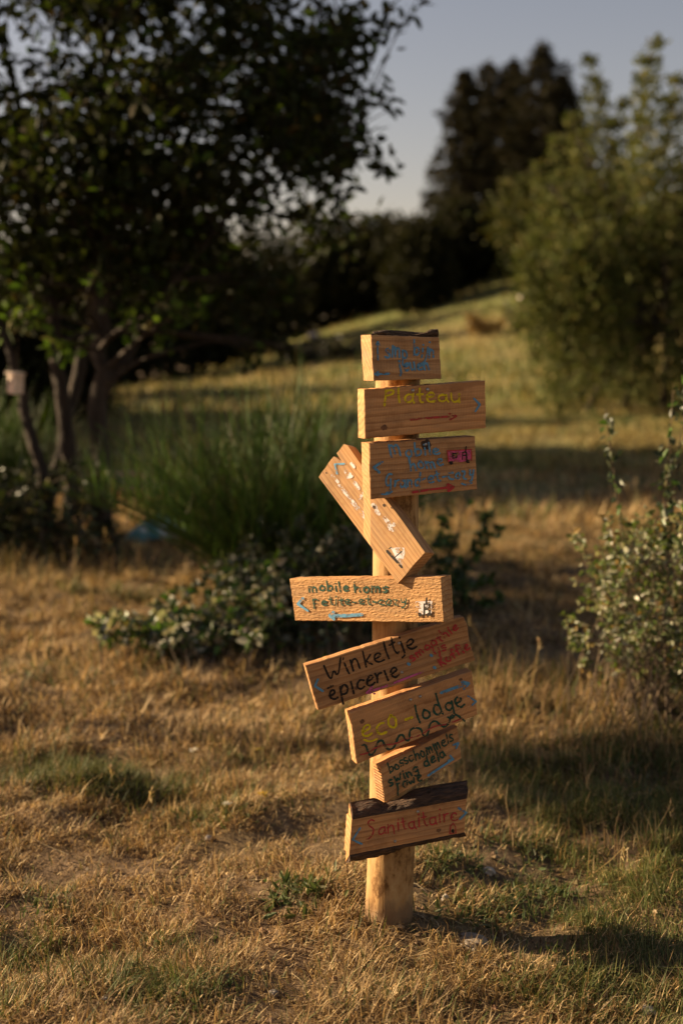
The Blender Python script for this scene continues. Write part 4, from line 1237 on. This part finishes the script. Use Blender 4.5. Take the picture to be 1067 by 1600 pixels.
# low green weeds
mb = MB()
def weed(px, py, n, L, s):
    c = on_ground(px, py); x = c.x + RNG.normal(0, s, n); y = c.y + RNG.normal(0, s * .8, n)
    P = np.stack([x, y, ground_z(x, y) + .004], 1)
    mb.leaves(P, rnd_dirs(n, .5), rnd_dirs(n, .8), L * RNG.uniform(.5, 1.2, n), L * .3 * RNG.uniform(.6, 1.2, n), pick_cols([(3, (.065, .095, .03)), (2, (.11, .13, .045)), (1, (.20, .21, .12))], n))
    g = RNG.random(n) * 6.28
    mb.blades(P, g, RNG.uniform(.1, .9, n), RNG.uniform(.02, .06, n), RNG.uniform(.001, .002, n), RNG.uniform(0, .6, n), vary((.10, .125, .035), n))
for a in ((305, 1290, 160, .026, .055), (350, 1285, 90, .022, .04), (465, 1400, 110, .034, .04), (250, 1560, 130, .018, .05), (320, 1550, 110, .018, .05), (270, 1485, 80, .018, .04), (690, 1350, 140, .024, .05),
          (800, 1420, 150, .022, .06), (860, 1400, 120, .022, .05), (740, 1440, 90, .022, .04), (950, 1250, 160, .03, .08), (830, 1330, 130, .022, .06), (190, 1240, 90, .024, .05), (90, 1060, 120, .03, .1), (1000, 1200, 120, .03, .09), (560, 1230, 60, .02, .03), (380, 1190, 60, .02, .04), (80, 1430, 60, .02, .04), (630, 1560, 70, .016, .04), (900, 1500, 60, .018, .05)):
    weed(*a)
o = mb.build('green_weeds', M['grass']); tag(o, 'low green weeds scattered through the dry grass', 'weeds', kind='stuff')

mb = MB(); n = 420
x, y = scatter(n, 1.9, 4.5)
P = np.stack([x, y, ground_z(x, y) + .012], 1)
mb.leaves(P, rnd_dirs(n) * np.array([1, 1, .25]), rnd_dirs(n, 1.2), RNG.uniform(.008, .022, n), RNG.uniform(.005, .012, n), pick_cols([(3, (.22, .13, .06)), (2, (.36, .27, .16)), (2, (.12, .07, .035))], n), .3, .4)
m = 260; x, y = scatter(m, 1.9, 4.5)
mb.blades(np.stack([x, y, ground_z(x, y) + .010], 1), RNG.uniform(0, 6.28, m), RNG.uniform(1.25, 1.6, m), RNG.uniform(.06, .16, m), RNG.uniform(.0014, .0028, m), RNG.normal(0, .3, m), pick_cols([(3, (.52, .42, .25)), (1, (.3, .2, .1))], m))
o = mb.build('leaf_litter', M['grass']); tag(o, 'dead leaves and straw stalks lying on the grass', 'litter', kind='stuff')
# crumbs of soil and small gravel
mb = MB(); n = 5200
x, y = scatter(n, 1.9, 4.2)
keep = RNG.random(n) < .10 + .9 * bare_mask(x, y); x, y = x[keep], y[keep]
O = np.array([(1, 0, 0), (-1, 0, 0), (0, 1, 0), (0, -1, 0), (0, 0, 1), (0, 0, -1)])
for a, c in zip(x, y):
    r = random.choice((.002, .003, .003, .005, .008))
    mb.add(np.array([a, c, gz(a, c) + r * .4]) + O * r * RNG.uniform(.6, 1.3, (6, 3)) + RNG.normal(0, r * .15, (6, 3)), {3: [(0, 2, 4), (2, 1, 4), (1, 3, 4), (3, 0, 4), (2, 0, 5), (1, 2, 5), (3, 1, 5), (0, 3, 5)]}, vary((.26, .18, .105), 1, .45)[0])
o = mb.build('gravel', veg_mat('soil_crumb', 0, .95, spec=.1)); tag(o, 'crumbs of soil and gravel on the bare patches', 'gravel', kind='stuff')

# ------------------------------------------------------------------ stones
def stone(px, py, wpx, label, name='stone', mat=None, squash=.7, group='loose stones in the grass'):
    p = on_ground(px, py); r = wpx / FOC * p.y / 2
    import bmesh
    bm = bmesh.new(); bmesh.ops.create_icosphere(bm, subdivisions=3, radius=1)
    s = random.random() * 50
    for v in bm.verts:
        d = v.co.normalized()
        k = 1 + .5 * (vnoise(d.x * 1.5 + s, d.y * 1.5 + d.z * 1.1 + s) - .5) + .12 * (vnoise(d.x * 5 + s, d.z * 5 + d.y * 3) - .5)
        v.co = Vector((d.x * k * r, d.y * k * r * .8, d.z * k * r * squash))
    me = bpy.data.meshes.new(name); bm.to_mesh(me); bm.free()
    me.materials.append(mat or M['stone'])
    o = bpy.data.objects.new(name, me); COL.objects.link(o)
    o.location = (p.x, p.y, gz(p.x, p.y) + r * squash * .45); o.rotation_euler = (0, 0, random.random() * 6)
    tag(o, label, 'stone', group)
stone(1012, 1588, 34, 'larger pale stone at the bottom right corner')
stone(985, 1584, 18, 'small pale stone beside the larger one at the bottom right')
stone(326, 1312, 13, 'tiny white stone in the grass left of the post')
stone(695, 1412, 14, 'small pale upright stone right of the post foot', squash=1.1)
stone(738, 1478, 62, 'flat grey stone lying in the signpost shadow', squash=.3, mat=plain_mat('grey_stone', (.22, .18, .14), .9, .3, 30, .006))
stone(428, 1562, 18, 'grey stone at the bottom left of the post', mat=plain_mat('mid_stone', (.25, .21, .18), .9, .3, 30, .006))
stone(763, 1372, 22, 'earthy stone on the bare patch right of the post')
stone(165, 1562, 14, 'small flat stone near the bare soil at bottom left', squash=.4)
stone(180, 1068, 16, 'pale flat stone in the grass below the bramble', squash=.4)
stone(742, 1490, 12, 'small pale pebble lying against the flat stone in shadow')
stone(818, 468, 20, 'pale boulder on the slope beside the tall shrub', 'boulder', plain_mat('boulder_stone', (.55, .49, .43), .85, .2, 3, .05), 1.1, 'pale boulders on the far slope')
stone(490, 530, 17, 'pale lilac boulder on the field under the oak branches', 'boulder', plain_mat('lilac_stone', (.55, .49, .50), .85, .15, 3, .05), .9, 'pale boulders on the far slope')

# ------------------------------------------------------------------ small things by the oak
# pale wooden box hung on a twig
hp = at(25, 600, 7.55); box = empty('nest_box', hp, 'small pale wooden box hanging from the oak at the left edge', 'nest box')
wm = plain_mat('pale_box_wood', (.72, .56, .44), .7, .12, 40)
def bx(name, cx, cy, cz, sx, sy, sz, mat, parent):
    mb = MB(); V = [(cx + a * sx / 2, cy + c * sy / 2, cz + d * sz / 2) for a in (-1, 1) for c in (-1, 1) for d in (-1, 1)]
    mb.add(V, {4: [(0, 1, 3, 2), (4, 6, 7, 5), (0, 4, 5, 1), (2, 3, 7, 6), (0, 2, 6, 4), (1, 5, 7, 3)]})
    o = mb.build(name, mat, parent)
    md = o.modifiers.new('bevel', 'BEVEL'); md.width = .002; md.segments = 2
    return o
bx('body', 0, 0, 0, .062, .06, .100, wm, box)
bx('roof', 0, -.004, .056, .078, .078, .010, wm, box)
mb = MB(); mb.tube([(0, 0, .06), (.004, 0, .12), (-.012, .01, .26)], [.002, .002, .002], 6); mb.build('cord', M['twig'], box)
mb = MB(); V = [(.011 * math.cos(a), -.0315, .012 + .011 * math.sin(a)) for a in np.linspace(0, 2 * math.pi, 16, endpoint=False)] + [(.011 * math.cos(a), -.0302, .012 + .011 * math.sin(a)) for a in np.linspace(0, 2 * math.pi, 16, endpoint=False)]
mb.add(V, {16: [tuple(range(16))], 4: [(i, (i + 1) % 16, 16 + (i + 1) % 16, 16 + i) for i in range(16)]}); mb.build('entrance_hole', M['dark_hole'], box)
box.rotation_euler = (0, .12, -.75)

# crumpled teal plastic sheet
p = on_ground(252, 842)
n = 44; V = []
for j in range(n):
    for i in range(n):
        u, v = i / (n - 1) * 2 - 1, j / (n - 1) * 2 - 1
        d = max(0, 1 - math.sqrt(u * u + v * v * .9))
        h = .26 * d ** .7 * (.35 + 1.0 * fbm(u * 1.6 + 4, v * 1.6 + 9, 2)) + .07 * (fbm(u * 4 + 2, v * 4, 3) - .45) * min(1, d * 3)
        V.append((u * .21 * (1 + .25 * (vnoise(j * .2, 3) - .5)), v * .16, h))
mb = MB(); mb.add(V, {4: [(j * n + i, j * n + i + 1, (j + 1) * n + i + 1, (j + 1) * n + i) for j in range(n - 1) for i in range(n - 1)]})
t = NT('teal_plastic'); tc = t.node('TexCoord')
nz = t.node('TexVoronoi', {'Vector': tc.outputs['Object'], 'Scale': 16.0})
nn = t.node('TexNoise', {'Vector': tc.outputs['Object'], 'Scale': 9.0, 'Detail': 3.0})
t.set(Base_Color=t.ramp(nn.outputs['Fac'], [(.42, (.06, .24, .25)), (.52, (.16, .40, .40)), (.6, (.75, .78, .76))]), Roughness=.35)
sheet = mb.build('plastic_sheet', t.m, None, True); sheet.location = p + Vector((0, 0, -.005))
sheet.modifiers.new('thick', 'SOLIDIFY').thickness = .003
tag(sheet, 'crumpled teal and white plastic sheet on the ground beside the broom', 'plastic sheet')

# pink-rimmed tub behind the oak stem
p = on_ground(200, 782); tub = empty('plastic_tub', p, 'shallow dark tub with a pink rim behind the oak stem', 'tub')
def lathe(name, prof, mat, parent, seg=40):
    mb = MB(); V = []
    for r, z in prof:
        for k in range(seg): V.append((r * math.cos(2 * math.pi * k / seg), r * math.sin(2 * math.pi * k / seg), z))
    mb.add(V, {4: [(i * seg + k, i * seg + (k + 1) % seg, (i + 1) * seg + (k + 1) % seg, (i + 1) * seg + k) for i in range(len(prof) - 1) for k in range(seg)]})
    return mb.build(name, mat, parent, True)
lathe('bowl', [(.001, .005), (.15, .005), (.19, .13), (.20, .14), (.185, .13), (.145, .015), (.001, .015)], plain_mat('tub_body', (.05, .04, .045), .5, .2, 10), tub)
lathe('rim', [(.192, .128), (.215, .130), (.225, .142), (.215, .155), (.192, .153), (.184, .142), (.192, .128)], plain_mat('pink_plastic', (.42, .10, .17), .4, .1, 10), tub)
tub.rotation_euler = (.25, 0, 0)

# ------------------------------------------------------------------ small flowers
def flower(px, py, h, col, label, group):
    p = on_ground(px, py); root = empty('wild_flower', p, label, 'flower', group)
    mb = MB(); mb.tube([(0, 0, -.005), (.003, .002, h * .6), (.006, 0, h)], [.0012, .001, .0009], 5, (.10, .13, .04)); mb.build('stem', M['grass'], root)
    mb = MB(); n = 26; a = RNG.random(n) * 6.28; r = .011 * np.sqrt(RNG.random(n))
    P = np.stack([.006 + r * np.cos(a), r * np.sin(a), h + RNG.normal(0, .001, n)], 1)
    mb.leaves(P, rnd_dirs(n, .4), rnd_dirs(n, 2), .005, .004, vary(col, n, .15, .05)); o = mb.build('flower_head', M['grass'], root)
flower(300, 1200, .05, (.72, .68, .62), 'white flower head in the dry grass left of the post', 'small meadow flowers')
flower(407, 1262, .035, (.60, .42, .03), 'yellow flower nearest the post, in dry grass', 'small meadow flowers')
flower(402, 1190, .035, (.50, .40, .10), 'pale yellow flower above the brighter yellow one', 'small meadow flowers')
flower(352, 1288, .05, (.62, .60, .55), 'white flower head beside the green weeds', 'small meadow flowers')
